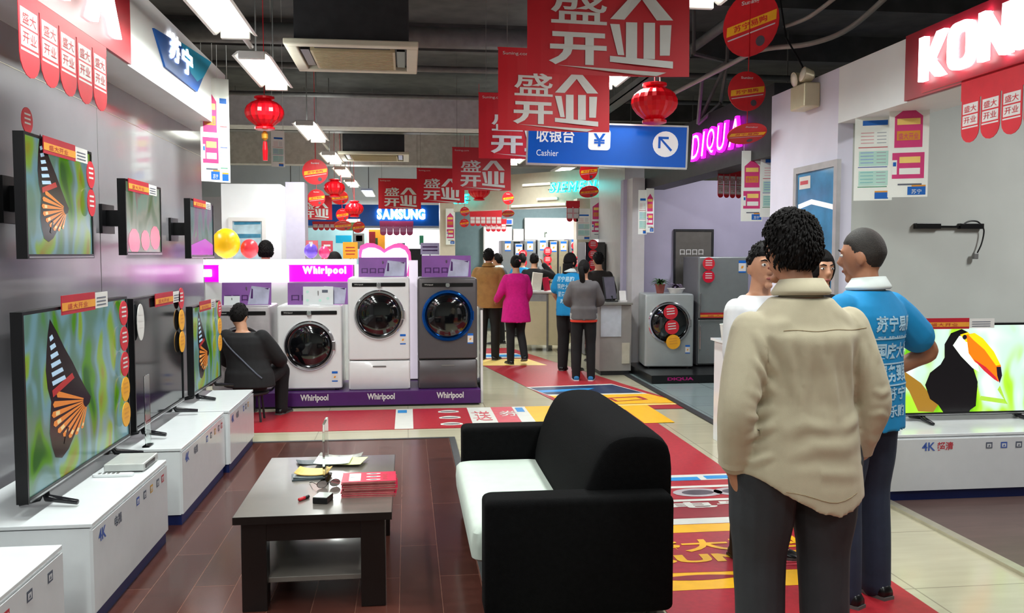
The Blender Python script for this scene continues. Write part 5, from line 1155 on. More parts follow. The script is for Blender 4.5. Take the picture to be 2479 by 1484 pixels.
# far blue booth
M_SAMB = mat('samsung_blue', (0, 80, 168), .35, emit=.14, var=.05)
YS = 22.0; a, b = PY(704, 494, YS), PY(1066, 547, YS)
t = thing('fascia_sign', 'far blue fascia with glowing white lettering', 'sign', ((a.x + b.x) / 2, YS, b.z))
MB().box(a.x, b.x, YS, YS + .25, b.z, a.z, M_SAMB).build('sign_panel', t)
p = PY(913, 534, YS - .02); q = PY(1029, 505, YS - .02); letters(t, front((0, YS - .03, 0)), 'SAMSUNG', M_LIT, p.x, p.z + .03, w=q.x - p.x, h=q.z - p.z - .04, bold=.045, z=.03, depth=.05)
struct(MB().box(a.x - .1, b.x + .05, YS + .25, YS + .35, b.z - .05, 2.7, M_WHITEP).build('wall_far_booth_header'))
card('wide pale cyan panel under the far blue fascia', 735, 546, 890, 640, 22.9, mat('panel_cyan', (176, 214, 220), .4, emit=.25, var=.15, vs_=2), ((.5, .75, .25, .45, MATS['sign_cyan']), (.78, .95, .2, .6, M_GREYM), (.82, .92, .25, .4, M_CRED), (.05, .3, .5, .9, M_CWHT)), 'panel', 'wall_panel')
card('bright white lit panel under the glowing far lettering', 935, 556, 1064, 602, 22.9, M_WLIT, ((.2, .35, .7, .98, MATS['card_slate'] if 'card_slate' in MATS else M_PRNG), (.62, .7, .3, .8, MATS['poster_green'])), 'panel', 'wall_panel')
card('orange and dark red display left of the bright white panel', 893, 556, 932, 606, 22.7, M_CYORG, ((0, .4, .1, 1, M_RED2), (.4, .55, .4, 1, MATS['leaf_green'])), 'display', 'wall_panel')
card('dark grey display unit under the bright white panel', 985, 602, 1022, 700, 22.3, M_DKMET, (), 'display', 'wall_panel')
card('lavender leaflet display between the purple boards', 1018, 588, 1064, 616, 21.5, mat('card_lavender', (190, 176, 220), .45), ((.1, .9, .3, .4, M_PURP), (.1, .9, .6, .7, M_PURP)), 'display', 'wall_panel')
t = bunting('small pink bunting of pennants under the glowing far lettering', tuple(PY(920, 535, 21.994)), FY, 5, .165, .155, .36, .12, (mat('bunting_mauve', (176, 60, 110), .5), mat('bunting_lilac', (190, 120, 160), .5)), False)
t = bunting('tiny red bunting of pennants under the left end of the far blue fascia', tuple(PY(757, 536, 21.994)), FY, 4, .14, .13, .22, .06, None, False)
card('green and white hanging box sign before the pale cyan panel', 838, 530, 872, 558, 19.5, MATS['leaf_green'], ((0, 1, 0, .3, M_CWHT),), 'sign', 'hanging_sign')
struct(MB().box(-9, -3.05, 22.3, 22.4, 0, 3.0, M_LILAC).build('wall_far_side'))
t = thing('air_curtain', 'blue light strip above the left end of the far blue fascia', 'light', tuple(PY(703, 486, 21.5))); a = PY(682, 486, 21.5) - t.location; b = PY(724, 472, 21.5) - t.location
MB().box(a.x, b.x, 0, .2, 0, .14, mat('strip_blue', (70, 120, 220), .4, emit=.8)).build('lens_strip', t, world=False); MB().box(a.x + .05, b.x + .1, 0, .22, -.12, 0, M_BLACK).build('casing', t, world=False); MB().tube([(0, .1, .14), (0, .1, 4.3 - t.location.z)], .01, M_GREYM, 6).build('hanging_rod', t, world=False)
# pillar between the far booth and the fridge booth
a, b = PY(1065, 500, 17.5), PY(1102, 600, 17.5)
struct(MB().box(a.x, b.x, 17.5, 18.0, 0, 3.3, M_CREAM).build('column_4'))
poster('white and pink poster on the cream pillar beyond the graphite machine', tuple(PY(1090, 505, 17.47)), FY, .18, .72, 'pink', 0)
# fridge booth: slanting cream fascia, pillars, lit back wall
A, B = PY(1100, 480, 16.6), PY(1505, 460, 13.95)
t = struct(MB().prism([(A.x, A.y), (B.x, B.y), (B.x, B.y + .3), (A.x, A.y + .3)], .62, M_CREAM, z0=2.40).build('wall_fridge_header'))
MB2 = MB()
d_ = (Vector((B.x, B.y, 0)) - Vector((A.x, A.y, 0))).normalized(); nrm = Vector((d_.y, -d_.x, 0))
FM = frame((A.x, A.y, 0), d_, (0, 0, 1)); Lf = (Vector((B.x, B.y)) - Vector((A.x, A.y))).length
M_STRIPL = mat('warm_strip', (255, 250, 226), .3, emit=1.1, var=0)
def glow_bar(label, px0, py0, px1, py1):
    u = lambda px, py: (lambda r: (lambda tt: ((CAM + r * tt) - Vector((A.x, A.y, 0))))( (Vector((A.x, A.y, 0)) - CAM).dot(nrm) / r.dot(nrm)))(ray(px, py))
    p, q = u(px0, py0), u(px1, py1); a0, a1 = p.dot(d_), q.dot(d_); z_ = min(p.z, q.z)
    t = thing('glow_strip', label, 'light', Vector((A.x, A.y, 0)) + d_ * a0 + Vector((0, 0, z_)) + nrm * .05)
    M_ = frame((0, 0, 0), d_, (0, 0, 1)); MB().box(0, a1 - a0, 0, .045, -.049, -.01, M_BATT, M_).build('housing', t, world=False); MB().box(.02, a1 - a0 - .02, .005, .04, -.01, 0, M_STRIPL, M_).build('diffuser', t, world=False)
glow_bar('long glow bar imitating a reflection high on the cream fascia left of the cyan letters', 1267, 452, 1336, 446)  # added glow for a light reflection on the fascia, no lamp there
glow_bar('short glow bar imitating a reflection low on the cream fascia under the cyan letters', 1302, 486, 1352, 482)  # second fascia reflection, likewise drawn as a glowing bar
glow_bar('bluish strip light along the lower edge of the cream fascia', 1240, 503, 1372, 491)
q0 = PY(1337, 468, 14.75)
neon('cyan glowing letters on the cream fascia over the fridge booth', tuple(Vector((q0.x, q0.y, q0.z)) + nrm * .06), frame((0, 0, 0), d_, (0, 0, 1)), 'SIEMENS', .175, M_NCYN, M_NCY2, .005, .12, .04, -.01)
q0 = PY(1100, 494, 16.3)
neon('small cyan glowing letters partly hidden behind the red banners', tuple(q0), frame((0, 0, 0), d_, (0, 0, 1)), 'SIE', .17, M_NCYN, M_NCY2, .01, .12, .04, -.01)
p = PY(1505, 600, 13.95); p0 = PY(1462, 600, 13.95); p1 = PY(1391, 600, 14.2)
struct(MB().box(p0.x, p.x, 13.95, 14.3, 0, 3.02, M_CREAM).build('column_5'))
struct(MB().box(p1.x, p0.x, 14.0, 14.3, 1.55, 2.5, M_CREAM).build('wall_fridge_side'))
struct(MB().box(p0.x + .35, 3.1, 12.2, 13.9, 0, 3.0, mat('pillar_shade', (176, 174, 172), .35, var=.03)).build('wall_fridge_return'))
M_TEAL = mat('teal_grey_wall', (120, 146, 150), .5, var=.05)
struct(MB().box(PY(1075, 600, 19).x, 4.6, 18.62, 18.8, 0, 2.9, M_TEAL).build('wall_fridge_back'))
struct(MB().box(PY(1075, 600, 19).x - .1, PY(1075, 600, 19).x, 18.0, 19.15, 0, 2.9, M_TEAL).build('wall_fridge_left'))
def wpanel(label, x0, y0, x1, y1, Y, m, th=.118, cat='light box', name='light_box'):
    a, b = PY(x0, y0, Y), PY(x1, y1, Y); t = thing(name, label, cat, ((a.x + b.x) / 2, Y, b.z)); MB().box(a.x, b.x, Y, Y + th, b.z, a.z, M_BATT).build('housing', t, bevel=.01); MB().box(a.x + .03, b.x - .03, Y - .006, Y, b.z + .03, a.z - .03, m).build('lit_face', t); return t
t = wpanel('long glowing white light box over the refrigerators', 1270, 527, 1402, 582, 18.5, M_WLIT); t2 = t
mb = MB(); q = PY(1318, 575, 18.49); mb.text('r', MATS['leaf_green'], front((0, 18.49, 0)), q.x, q.z, w=.06, h=.12, bold=.03); mb.build('lettering', t)
wpanel('glowing white wall panel at the left of the fridge booth', 1170, 548, 1240, 640, 18.5, M_WLIT)
wpanel('small pale light box between the two glowing panels', 1242, 554, 1268, 585, 18.5, MATS['soft_light_panel'])
wpanel('blue lit sign at the upper left of the fridge booth', 1218, 529, 1242, 545, 18.5, mat('blue_lit', (40, 100, 220), .4, emit=.6))
bunting('red bunting of pennants at the left of the fridge booth', tuple(PY(1138, 508, 17.2)), FY, 6, .105, .1, .32, .12, None, False, True)
bunting('red bunting of pennants over the left glowing panel', tuple(PY(1176, 530, 17.6)), FY, 4, .105, .1, .26, .09, None, False, True)
bunting('short red bunting of two pennants at the right of the fridge booth', tuple(PY(1372, 486, 13.9)), FY, 2, .105, .1, .34, .1, None, False)
ff = []
FR = [(1215, 1246, 582, M_FRG), (1247, 1268, 590, mat('fridge_pale', (196, 206, 216), .3, metal=.2)), (1269, 1300, 582, M_FRG), (1301, 1330, 580, M_ENS), (1331, 1352, 584, mat('fridge_champagne', (170, 160, 132), .3, metal=.4)), (1353, 1378, 582, MATS['fridge_champagne']), (1379, 1404, 578, M_FRG)]
FL = ['leftmost refrigerator of the back row, grey', 'pale white-blue refrigerator second in the back row', 'grey refrigerator third in the back row, above the man on the phone', 'silver refrigerator in the middle of the back row', 'champagne refrigerator in the back row under the light box', 'second champagne refrigerator in the back row', 'grey refrigerator at the right end of the back row']
for (x0, x1, yt, m), lb in zip(FR, FL):
    a, b = PY(x0, 600, 17.6), PY(x1, 600, 17.6); f_ = fridge(lb, a.x, b.x - .02, 17.6, 0, PY(x0, yt, 17.6).z, 1.0, m, 'refrigerators in the back row')
    mb = MB(); label_sticker(mb, -.06, PY(x0, yt + 26, 17.6).z, front((0, -.001, 0)), .12, .2); mb.build('energy_label', f_, world=False)
for px, py, n, lb in ((1326, 598, 4, 'chain of red tags on the silver refrigerator in the back row'), (1393, 585, 3, 'chain of red tags on the rightmost refrigerator of the back row'), (1266, 605, 3, 'chain of red tags beside the pale refrigerator in the back row')):
    tags(lb, tuple(PY(px, py, 17.55)), FY, [M_TRED] * n, .085)
tags('chain of red tags left of the black refrigerator', tuple(PY(1436, 580, 13.294)), FY, [M_TRED] * 4, .075)
a, b = PY(1436, 600, 13.3), PY(1463, 600, 13.3)
fridge('tall black glass refrigerator at the cream pillar, beside the grey-jacketed woman', a.x - .12, b.x + .02, 13.3, 0, 1.78, .7, mat('black_glass', (12, 12, 14), .08, coat=1.0, var=0))
wpanel('white lit card above the black refrigerator', 1432, 574, 1465, 604, 13.97, MATS['soft_light_panel'], .03)
a, b = PY(1466, 645, 13.9), PY(1502, 675, 13.9)
card('glowing white square on the cream pillar', 1466, 645, 1502, 675, 13.92, M_WLIT2, (), 'light box', 'light_box')
# service counter
t = thing('service_counter', 'cream counter with grey corner posts right of the pink-tunic woman', 'counter', (2.25, 14.6, 0))
T = Matrix.Translation((PY(1323, 800, 14.0).x, 14.0, 0)) @ Matrix.Rotation(-.30, 4, 'Z')
M_CRM2 = mat('counter_cream', (206, 196, 160), .45, var=.03)
MB().box(-.42, 0, 0, .5, .1, .82, M_CRM2, T).build('left_panel', t); MB().box(.03, .34, .0, .5, .1, .95, M_CRM2, T).build('right_panel', t); MB().box(0, .03, -.01, .5, 0, .95, M_GREYM, T).build('corner_post', t)
MB().box(-.44, .36, -.03, .54, .95, .98, mat('counter_top', (190, 190, 186), .3), T).build('countertop', t, bevel=.005); MB().box(-.42, 0, .0, .5, .82, .95, mat('counter_band', (150, 154, 156), .4), T).build('top_band', t)
for x in (-.4, .30): MB().lathe([(.02, 0), (.02, .1)], M_GREYM, T @ Matrix.Translation((x, .05, 0)), 10).build('leg', t)
p = PY(1298, 706, 14.2)
t = thing('carton', 'upright white printed carton on the cream counter', 'box', (p.x, 14.25, .996)); MB().box(-.08, .08, -.05, .05, 0, .29, mat('carton_white', (226, 220, 206), .5, var=.06), Matrix.Rotation(.12, 4, 'Y')).build('carton_body', t, bevel=.004, world=False)
t = thing('folder', 'magenta folder standing beside the white carton', 'folder', (p.x + .2, 14.3, .985)); MB().box(-.05, .05, -.02, .02, 0, .22, M_MAGR, Matrix.Rotation(-.15, 4, 'Y')).build('cover', t, world=False)
# white board stand behind the lilac partition, by the person in white
p = PY(1760, 860, 6.9)
t = thing('display_stand', 'low white display stand left of the beige-shirted man', 'display stand', (p.x + .08, 6.9, 0))
MB().box(-.10, .12, -.05, .25, .0, .86, M_CABW).build('stand_body', t, bevel=.004, world=False)
MB().box(-.13, .14, -.12, .26, .86, .88, M_CABW).build('top_tray', t, world=False)
MB().poly([(-.13, -.12, .88), (.14, -.12, .88), (.14, -.16, .97), (-.13, -.16, .97)], M_CABW).build('front_flap', t, world=False)
q = PY(1752, 808, 6.9)
t = thing('paper_cup', 'white paper cup on the low white stand', 'cup', (q.x + .02, 6.9, .881)); MB().lathe([(.035, 0), (.036, .002), (.05, .13), (.053, .13), (.053, .138), (.047, .13), (.034, .005)], M_PAPER, n=20, cap=False).build('cup_body', t, smooth='auto', world=False)
# ================================================================== people
from mathutils.bvhtree import BVHTree
M_SKIN = mat('skin', (190, 138, 108), .5, var=.06, vs_=20); M_SKIN2 = mat('skin_tan', (164, 112, 84), .5, var=.06, vs_=20)
M_HAIR = mat('black_hair', (20, 17, 17), .7, var=.5, vs_=60, bump=.5, bs=160); nodes_of(M_HAIR)[1].inputs['Specular IOR Level'].default_value = .2; M_HAIRB = mat('cropped_hair', (34, 28, 24), .6, var=.4, vs_=90, bump=.4, bs=260)
M_EYEW = mat('eye_white', (220, 216, 210), .2, var=0); M_IRIS = mat('dark_iris', (24, 16, 12), .15, var=0); M_LIP = mat('lips', (150, 80, 74), .45, var=0)
def union(mb, name, parent, voxel, n=3, post=None, m=None):
    me0 = mb.mesh('tmp'); o = bpy.data.objects.new('tmp', me0); COL.objects.link(o)
    r = o.modifiers.new('r', 'REMESH'); r.mode = 'VOXEL'; r.voxel_size = voxel; r.adaptivity = 0
    if n: s_ = o.modifiers.new('s', 'SMOOTH'); s_.factor = .5; s_.iterations = n
    bpy.context.view_layer.update(); dg = bpy.context.evaluated_depsgraph_get()
    me = bpy.data.meshes.new_from_object(o.evaluated_get(dg), depsgraph=dg)
    bpy.data.objects.remove(o); bpy.data.meshes.remove(me0)
    me.materials.clear(); me.materials.append(m or mb.mats[0]); me.name = name
    me.polygons.foreach_set('material_index', [0] * len(me.polygons))
    if post:
        for v in me.vertices: v.co = post(v.co.copy(), v.normal.copy())
    me.polygons.foreach_set('use_smooth', [True] * len(me.polygons)); me.update()
    ob = bpy.data.objects.new(name, me); COL.objects.link(ob); ob.parent = parent
    return ob
def ell(c, rx, ry, n=24, p=2.3):
    out = []
    for k in range(n):
        a = 2 * PI * k / n; ca, sa = math.cos(a), math.sin(a)
        out.append(Vector((c[0] + rx * math.copysign(abs(ca) ** (2 / p), ca), c[1] + ry * math.copysign(abs(sa) ** (2 / p), sa), c[2])))
    return out
def limb(mb, pts, rad, m, n=12, sub=5):
    mb.tube(catmull(pts, sub), lerpv(rad, sub), m, n)
    mb.ball(pts[0], rad[0] * .98, m, 10, 8); mb.ball(pts[-1], rad[-1] * .98, m, 10, 8)
def hand(mb, w, d, nrm, thumb, m, curl=.35, s=1.0):
    """w wrist, d direction of the hand, nrm back-of-hand normal, thumb the thumb side"""
    d = Vector(d).normalized(); t = Vector(thumb); t = (t - d * t.dot(d)).normalized(); nrm = d.cross(t) * (1 if d.cross(t).dot(Vector(nrm)) > 0 else -1)
    w = Vector(w); rg = []
    for f, wd, th in ((-.02, .026, .02), (.0, .027, .019), (.03, .036, .017), (.06, .042, .016), (.085, .041, .014), (.094, .036, .010)):
        c = w + d * f * s
        rg.append([c + t * (wd * s * math.cos(2 * PI * k / 14)) + nrm * (th * s * math.sin(2 * PI * k / 14)) for k in range(14)])
    mb.rings(rg, m)
    for i, (u, L) in enumerate(((.031, .070), (.0105, .080), (-.0105, .073), (-.031, .056))):
        b = w + d * .084 * s + t * u * s; dirv = (d + t * u * 1.4).normalized(); pts = [b]; a = 0
        for seg in (.45, .32, .25):
            a += curl * (1 + .12 * i); dv = dirv * math.cos(a) - nrm * math.sin(a); pts.append(pts[-1] + dv * L * seg * s)
        mb.tube([b - d * .02 * s] + pts, [.0095 * s, .0098 * s, .0092 * s, .0086 * s, .0068 * s], m, 8); mb.ball(pts[-1], .0068 * s, m, 8, 6)
    b = w + d * .018 * s + t * .024 * s; d1 = (d * .72 + t * .68 - nrm * .25).normalized(); d2 = (d * .92 + t * .28 - nrm * .35).normalized()
    pts = [b, b + d1 * .038 * s, b + d1 * .038 * s + d2 * .03 * s, b + d1 * .038 * s + d2 * .052 * s]
    mb.tube(pts, [.014 * s, .0115 * s, .0105 * s, .008 * s], m, 8); mb.ball(pts[-1], .008 * s, m, 8, 6)
def head_fn(d):
    x, y, z = d
    if z < -.05:
        t = min(1, (-z - .05) / .95); x *= 1 - .34 * t ** 1.4
        y *= (1 - .10 * t) if y > 0 else (1 - .42 * t)
    if y > 0: y *= .95 - .06 * abs(x)
    if z > .3: x *= 1 + .03 * (z - .3)
    return Vector((x, y, z))
def rotv(v, c, yaw, pitch=0.0):
    v = Vector(v) - c; v = Matrix.Rotation(pitch, 3, 'X') @ v; v = Matrix.Rotation(yaw, 3, 'Z') @ v; return v + c
def hair_mesh(style, c, yaw, pitch, m, seed):
    mb = MB(); nu, nv = 44, 30; big = {'short': 1.0, 'full': 1.09, 'crop': .955, 'bob': 1.04, 'long': 1.03, 'bun': 1.0, 'pony': 1.0}[style]
    amp = {'short': .03, 'full': .035, 'crop': .008, 'bob': .02, 'long': .02, 'bun': .015, 'pony': .015}[style]
    back = {'short': -.62, 'full': -.62, 'crop': -.60, 'bob': -.98, 'long': -.98, 'bun': -.70, 'pony': -.70}[style]
    side = {'short': -.12, 'full': -.18, 'crop': -.10, 'bob': -.9, 'long': -.9, 'bun': -.2, 'pony': -.2}[style]
    def fn(d):
        q = head_fn(d); x, y, z = d
        line = .42 if y > .45 else (side + (.42 - side) * max(0, (y - .05) / .4) if y > .05 else side + (back - side) * min(1, max(0, (-y - .05) / .5)))
        if style in ('bob', 'long') and y > .1 and abs(x) > .62: line = -.8
        k = big * (1 + amp * noise.noise(Vector((x * 7, y * 7, z * 7 + seed))) + amp * .8 * noise.noise(Vector((x * 19, y * 19, z * 19 + seed))))
        soft = max(-1, min(1, (z - line) / .07))
        return q * (k if soft >= 1 else (.86 + (k - .86) * (soft + 1) / 2))
    mb.ball((0, -.004, .008), (.084, .106, .126), m, nu, nv, None, fn)
    if style == 'bun': mb.ball((0, -.115, .03), (.045, .04, .042), m, 16, 12)
    if style == 'pony':
        pts = catmull([(0, -.10, .03), (0, -.135, .0), (.01, -.135, -.09), (.015, -.115, -.2), (.02, -.10, -.3)], 5); mb.tube(pts, lerpv([.022, .034, .042, .036, .012], 5), m, 14, flat=.7)
    if style in ('long', 'bob'):
        L = .16 if style == 'bob' else .36; rg = []
        for i in range(8):
            f = i / 7; z = -.02 - L * f; rg.append([Vector((.088 * (1 - .1 * f) * math.cos(a), -.03 + (.088 if math.sin(a) < 0 else .02) * math.sin(a) - .012 * f, z)) for a in [2 * PI * k / 24 for k in range(24)]])
        mb.rings(rg[::-1], m)
    random.seed(seed)
    if style in ('full', 'short'):
        for _ in range(1500 if style == 'full' else 160):
            a, e = random.uniform(0, 2 * PI), random.uniform(-.45 if style == 'full' else -.05, 1.5); d = Vector((math.cos(a) * math.cos(e), math.sin(a) * math.cos(e), math.sin(e)))
            if d.y > .30 and d.z < .45 or d.z < -.25 and d.y > -.1: continue
            q = head_fn(d); p = Vector((q.x * .084, q.y * .106 - .004, q.z * .126 + .008)) * (big - .025)
            tang = (d - Vector((.15, -.25, .96))); tang = (tang - d * tang.dot(d)).normalized()
            tdir = (tang + d * random.uniform(.0, .3) + Vector((random.uniform(-.3, .3), random.uniform(-.3, .3), random.uniform(-.25, .1)))).normalized()
            L_ = random.uniform(.014, .027 if style == 'full' else .022); mb.tube([p, p + tdir * L_ * .5 + d * .006, p + tdir * L_ - d * .002 + Vector((0, 0, -.004))], [.0046, .0036, .0008], m, 4)
    R_ = Matrix.Translation(c) @ Matrix.Rotation(yaw, 4, 'Z') @ Matrix.Rotation(pitch, 4, 'X'); mb.v = [R_ @ v for v in mb.v]
    return mb
DEF = dict(head=(0, .02, 1.575), neck=(0, -.012, 1.43), chest=(0, -.01, 1.27), waist=(0, .0, 1.06), pelvis=(0, 0, .92),
           shR=(.168, -.012, 1.345), shL=(-.168, -.012, 1.345), elR=(.235, -.04, 1.10), elL=(-.235, -.04, 1.10), wrR=(.24, .05, .86), wrL=(-.24, .05, .86),
           hipR=(.088, 0, .90), hipL=(-.088, 0, .90), knR=(.1, .015, .49), knL=(-.1, .015, .49), anR=(.105, -.015, .085), anL=(-.105, -.015, .085))
PERSONS = {}
def person(label, loc, rotz, h, top, bottom, hair='short', J=None, yaw=0.0, pitch=0.0, skin=None, fem=False, voxel=.012, sleeve='long', hem=.86, hemf=None, top_r=1.0, tunic=None, shoe=None, hands=None,
           collar=None, skip_hands=(), post_top=None, seed=1, hm=None, flare=0.0, leg_r=1.0, vt=None, curl=.4, hip_w=1.0, send=.06):
    J_ = {k: Vector(v) for k, v in DEF.items()}
    if fem:
        for k in ('shR', 'shL'): J_[k].x *= .90
        for k in ('elR', 'elL', 'wrR', 'wrL'): J_[k].x *= .93
    for k, v in (J or {}).items(): J_[k] = Vector(v)
    s = h / 1.70; J_ = {k: v * s for k, v in J_.items()}
    skin = skin or M_SKIN; wf = (.90 if fem else 1.0) * s
    t = thing('person', label, 'person', tuple(loc), rotz)
    pel, wai, che, nec, hd = J_['pelvis'], J_['waist'], J_['chest'], J_['neck'], J_['head']
    shm = (J_['shR'] + J_['shL']) / 2
    def torso(mb, m, off, z_from=None):
        seq = [(pel + Vector((0, -.005, -.10)) * s, .13, .10), (pel + Vector((0, -.008, -.03)) * s, .165, .118), (pel.lerp(wai, .5), .160, .112), (wai, .145 if not fem else .132, .102), (wai.lerp(che, .5), .155, .106), (che, .170, .115), (che.lerp(shm, .55), .178, .11), (shm + Vector((0, 0, .01)), .160, .088), (shm.lerp(nec, .55), .115, .072), (nec, .065, .06)]
        mb.rings([ell(c, rx * wf + off, ry * s + off) for c, rx, ry in seq], m)
    # ---- body: one continuous surface
    mb = MB(); torso(mb, skin, 0)
    limb(mb, [nec - Vector((0, 0, .03 * s)), nec.lerp(hd, .5), hd - Vector((0, .01, .03)) * s], [.058 * s, .054 * s, .055 * s], skin)
    HB = MB(); HB.ball((0, 0, 0), (.076, .097, .120), skin, 28, 20, None, head_fn)
    HB.tube([(0, .086, .028), (0, .098, .0), (0, .108, -.026)], [.008, .010, .015], skin, 8); HB.ball((0, .098, -.030), (.018, .014, .011), skin, 10, 8)
    HB.ball((0, .080, -.062), (.026, .013, .014), skin, 10, 8); HB.ball((0, .070, -.100), (.024, .018, .018), skin, 10, 8)
    for q in (-1, 1): HB.ball((q * .078, -.012, -.012), (.010, .022, .034), skin, 10, 8); HB.ball((q * .030, .080, .030), (.022, .012, .008), skin, 8, 6)
    R_ = Matrix.Translation(hd) @ Matrix.Rotation(yaw, 4, 'Z') @ Matrix.Rotation(pitch, 4, 'X') @ Matrix.Scale(s, 4); mb.raw([R_ @ v for v in HB.v], HB.f, skin)
    for q, sx in (('R', 1), ('L', -1)):
        a, e, w_ = J_['sh' + q], J_['el' + q], J_['wr' + q]
        limb(mb, [a, a.lerp(e, .5), e, e.lerp(w_, .35), w_], [.047 * wf, .046 * wf, .038 * wf, .040 * wf, .027 * wf], skin)
        if q not in skip_hands:
            hd_ = (hands or {}).get(q); dv = (w_ - e).normalized()
            d_, n_, th_ = hd_ if hd_ else (dv + Vector((0, .15, -.1)), Vector((sx, 0, .1)), Vector((-sx * .25, 1, 0)))
            hand(mb, w_, d_, n_, th_, skin, curl, s * (.9 if fem else 1))
        hp, kn, an = J_['hip' + q], J_['kn' + q], J_['an' + q]
        limb(mb, [hp, hp.lerp(kn, .5), kn, kn.lerp(an, .35), an], [.082 * wf, .068 * wf, .05 * wf, .05 * wf, .034 * wf], skin)
        fdir = Vector((sx * .12, 1, 0)).normalized(); mb.tube([an, an + Vector((0, 0, -.045 * s)) + fdir * .04 * s, an + Vector((0, 0, -.06 * s)) + fdir * .14 * s], [.034 * s, .034 * s, .022 * s], skin, 10)
    body = union(mb, 'body', t, voxel, 3, m=skin)
    # ---- face
    Rh = R_
    for q in (-1, 1):
        e_ = MB(); e_.ball((q * .031, .080, .010), (.0135, .010, .0085), M_EYEW, 12, 8, Rh); e_.ball((q * .031, .0885, .010), (.0055, .003, .0055), M_IRIS, 10, 6, Rh); e_.build('eye', t, smooth=True, world=False)
        e_ = MB(); e_.tube([Rh @ Vector((q * .013, .0935, .030)), Rh @ Vector((q * .032, .093, .036)), Rh @ Vector((q * .050, .080, .031))], [.0035 * s, .004 * s, .002 * s], M_HAIR, 6); e_.build('eyebrow', t, smooth=True, world=False)
    e_ = MB(); e_.ball((0, .0895, -.062), (.021, .006, .0075), M_LIP, 14, 8, Rh); e_.build('mouth', t, smooth=True, world=False)
    # ---- hair
    hb = hair_mesh(hair, Vector((0, 0, 0)), 0, 0, hm or (M_HAIRB if hair == 'crop' else M_HAIR), seed); hb.v = [R_ @ v for v in hb.v]; hb.build('hair', t, smooth=True, world=False)
    # ---- trousers
    if bottom:
        mb = MB(); o = .014
        seq = [(pel + Vector((0, 0, -.10)) * s, .142 * leg_r, .108), (pel + Vector((0, -.008, -.03)) * s, .168, .122), (pel.lerp(wai, .4), .162, .116), (pel.lerp(wai, .8), .152, .110)]
        mb.rings([ell(c, rx * hip_w * wf + o, ry * s + o) for c, rx, ry in seq], bottom)
        for q in ('R', 'L'):
            hp, kn, an = J_['hip' + q], J_['kn' + q], J_['an' + q]
            limb(mb, [hp, hp.lerp(kn, .5), kn, kn.lerp(an, .4), an + Vector((0, 0, -.035 * s))], [(.09 * wf + o) * leg_r, (.078 * wf + o) * leg_r, (.060 * wf + o) * leg_r, (.056 * wf + o) * leg_r, (.048 * wf + o) * leg_r], bottom, 14)
        union(mb, 'trousers', t, voxel, 4, m=bottom)
    # ---- shoes
    if shoe:
        for q, sx in (('R', 1), ('L', -1)):
            an, kn = J_['an' + q], J_['kn' + q]; lift = an.z - .085 * s; f = Vector((sx * .12, 1, -min(.9, lift * 3))).normalized(); r = Vector((f.y, -f.x, 0)).normalized(); u = r.cross(f)
            mb = MB(); rg = []
            for d_, wd, z0, z1 in ((-.075, .028, .0, .055), (-.06, .036, .0, .07), (-.01, .038, .0, .085), (.05, .042, .0, .07), (.11, .046, .0, .05), (.16, .042, .0, .042), (.19, .028, .004, .032), (.20, .012, .01, .02)):
                c = an + f * d_ * s + u * ((z0 + z1) / 2 - .085) * s; rg.append([c + r * wd * s * math.cos(2 * PI * k / 14) + u * (z1 - z0) / 2 * s * math.copysign(abs(math.sin(2 * PI * k / 14)) ** .7, math.sin(2 * PI * k / 14)) for k in range(14)])
            mb.rings(rg, shoe[0]); so = mb.build('shoe', t, smooth=True, world=False)
            mb = MB(); mb.rings([[an + f * d_ * s + r * wd * s * c_ + u * z * s for d_, wd, c_ in ((-.08, .03, 1), (-.02, .042, 1), (.06, .045, 1), (.13, .048, 1), (.18, .04, 1), (.205, .012, 1), (.205, .012, -1), (.18, .04, -1), (.13, .048, -1), (.06, .045, -1), (-.02, .042, -1), (-.08, .03, -1))] for z in (-.0852, -.066)], shoe[1]); mb.build('sole', so, world=False)
    # ---- top
    mb = MB(); o = .018 * top_r; hz = hem * s
    pts = []
    zs_ = [hz, hz + .02 * s]
    def ringc(z):
        ks = [pel + Vector((0, -.005, -.10)) * s, pel, wai, che, shm, nec]
        if z <= ks[0].z: return ks[0]
        for a_, b_ in zip(ks, ks[1:]):
            if a_.z <= z <= b_.z: return a_.lerp(b_, (z - a_.z) / max(1e-6, b_.z - a_.z))
        return ks[-1]
    seq = []
    nst = 5
    zw = wai.z
    for k in range(nst):
        z = hz + (zw - hz) * k / nst; fl = flare * (1 - k / nst); c = ringc(z); seq.append((Vector((c.x, c.y, z)), .168 + .012 * top_r + fl, .122 + .008 * top_r + fl * .7))
    seq += [(wai, (.158 if not fem else .140) + .010 * top_r, .112 + .008 * top_r), (wai.lerp(che, .5), .165, .114), (che, .176, .120), (che.lerp(shm, .55), .184, .115), (shm + Vector((0, 0, .012)), .170, .094), (shm.lerp(nec, .5), .128, .080), (shm.lerp(nec, .9), .082, .066)]
    rgs = [ell(c, rx * wf + o, ry * s + o) for c, rx, ry in seq]
    if hemf:
        for i in range(nst):
            for v in rgs[i]: v.z += hemf(v.x / s, v.y / s) * s * (1 - i / nst)
    cen = sum(rgs[0], Vector()) / len(rgs[0])
    rgs = [[Vector((cen.x + (v.x - cen.x) * f, cen.y + (v.y - cen.y) * f, v.z * f + cen.z * (1 - f) + .004)) for v in rgs[0]] for f in (.15, .45, .75, .93)] + rgs
    mb.rings(rgs, top)
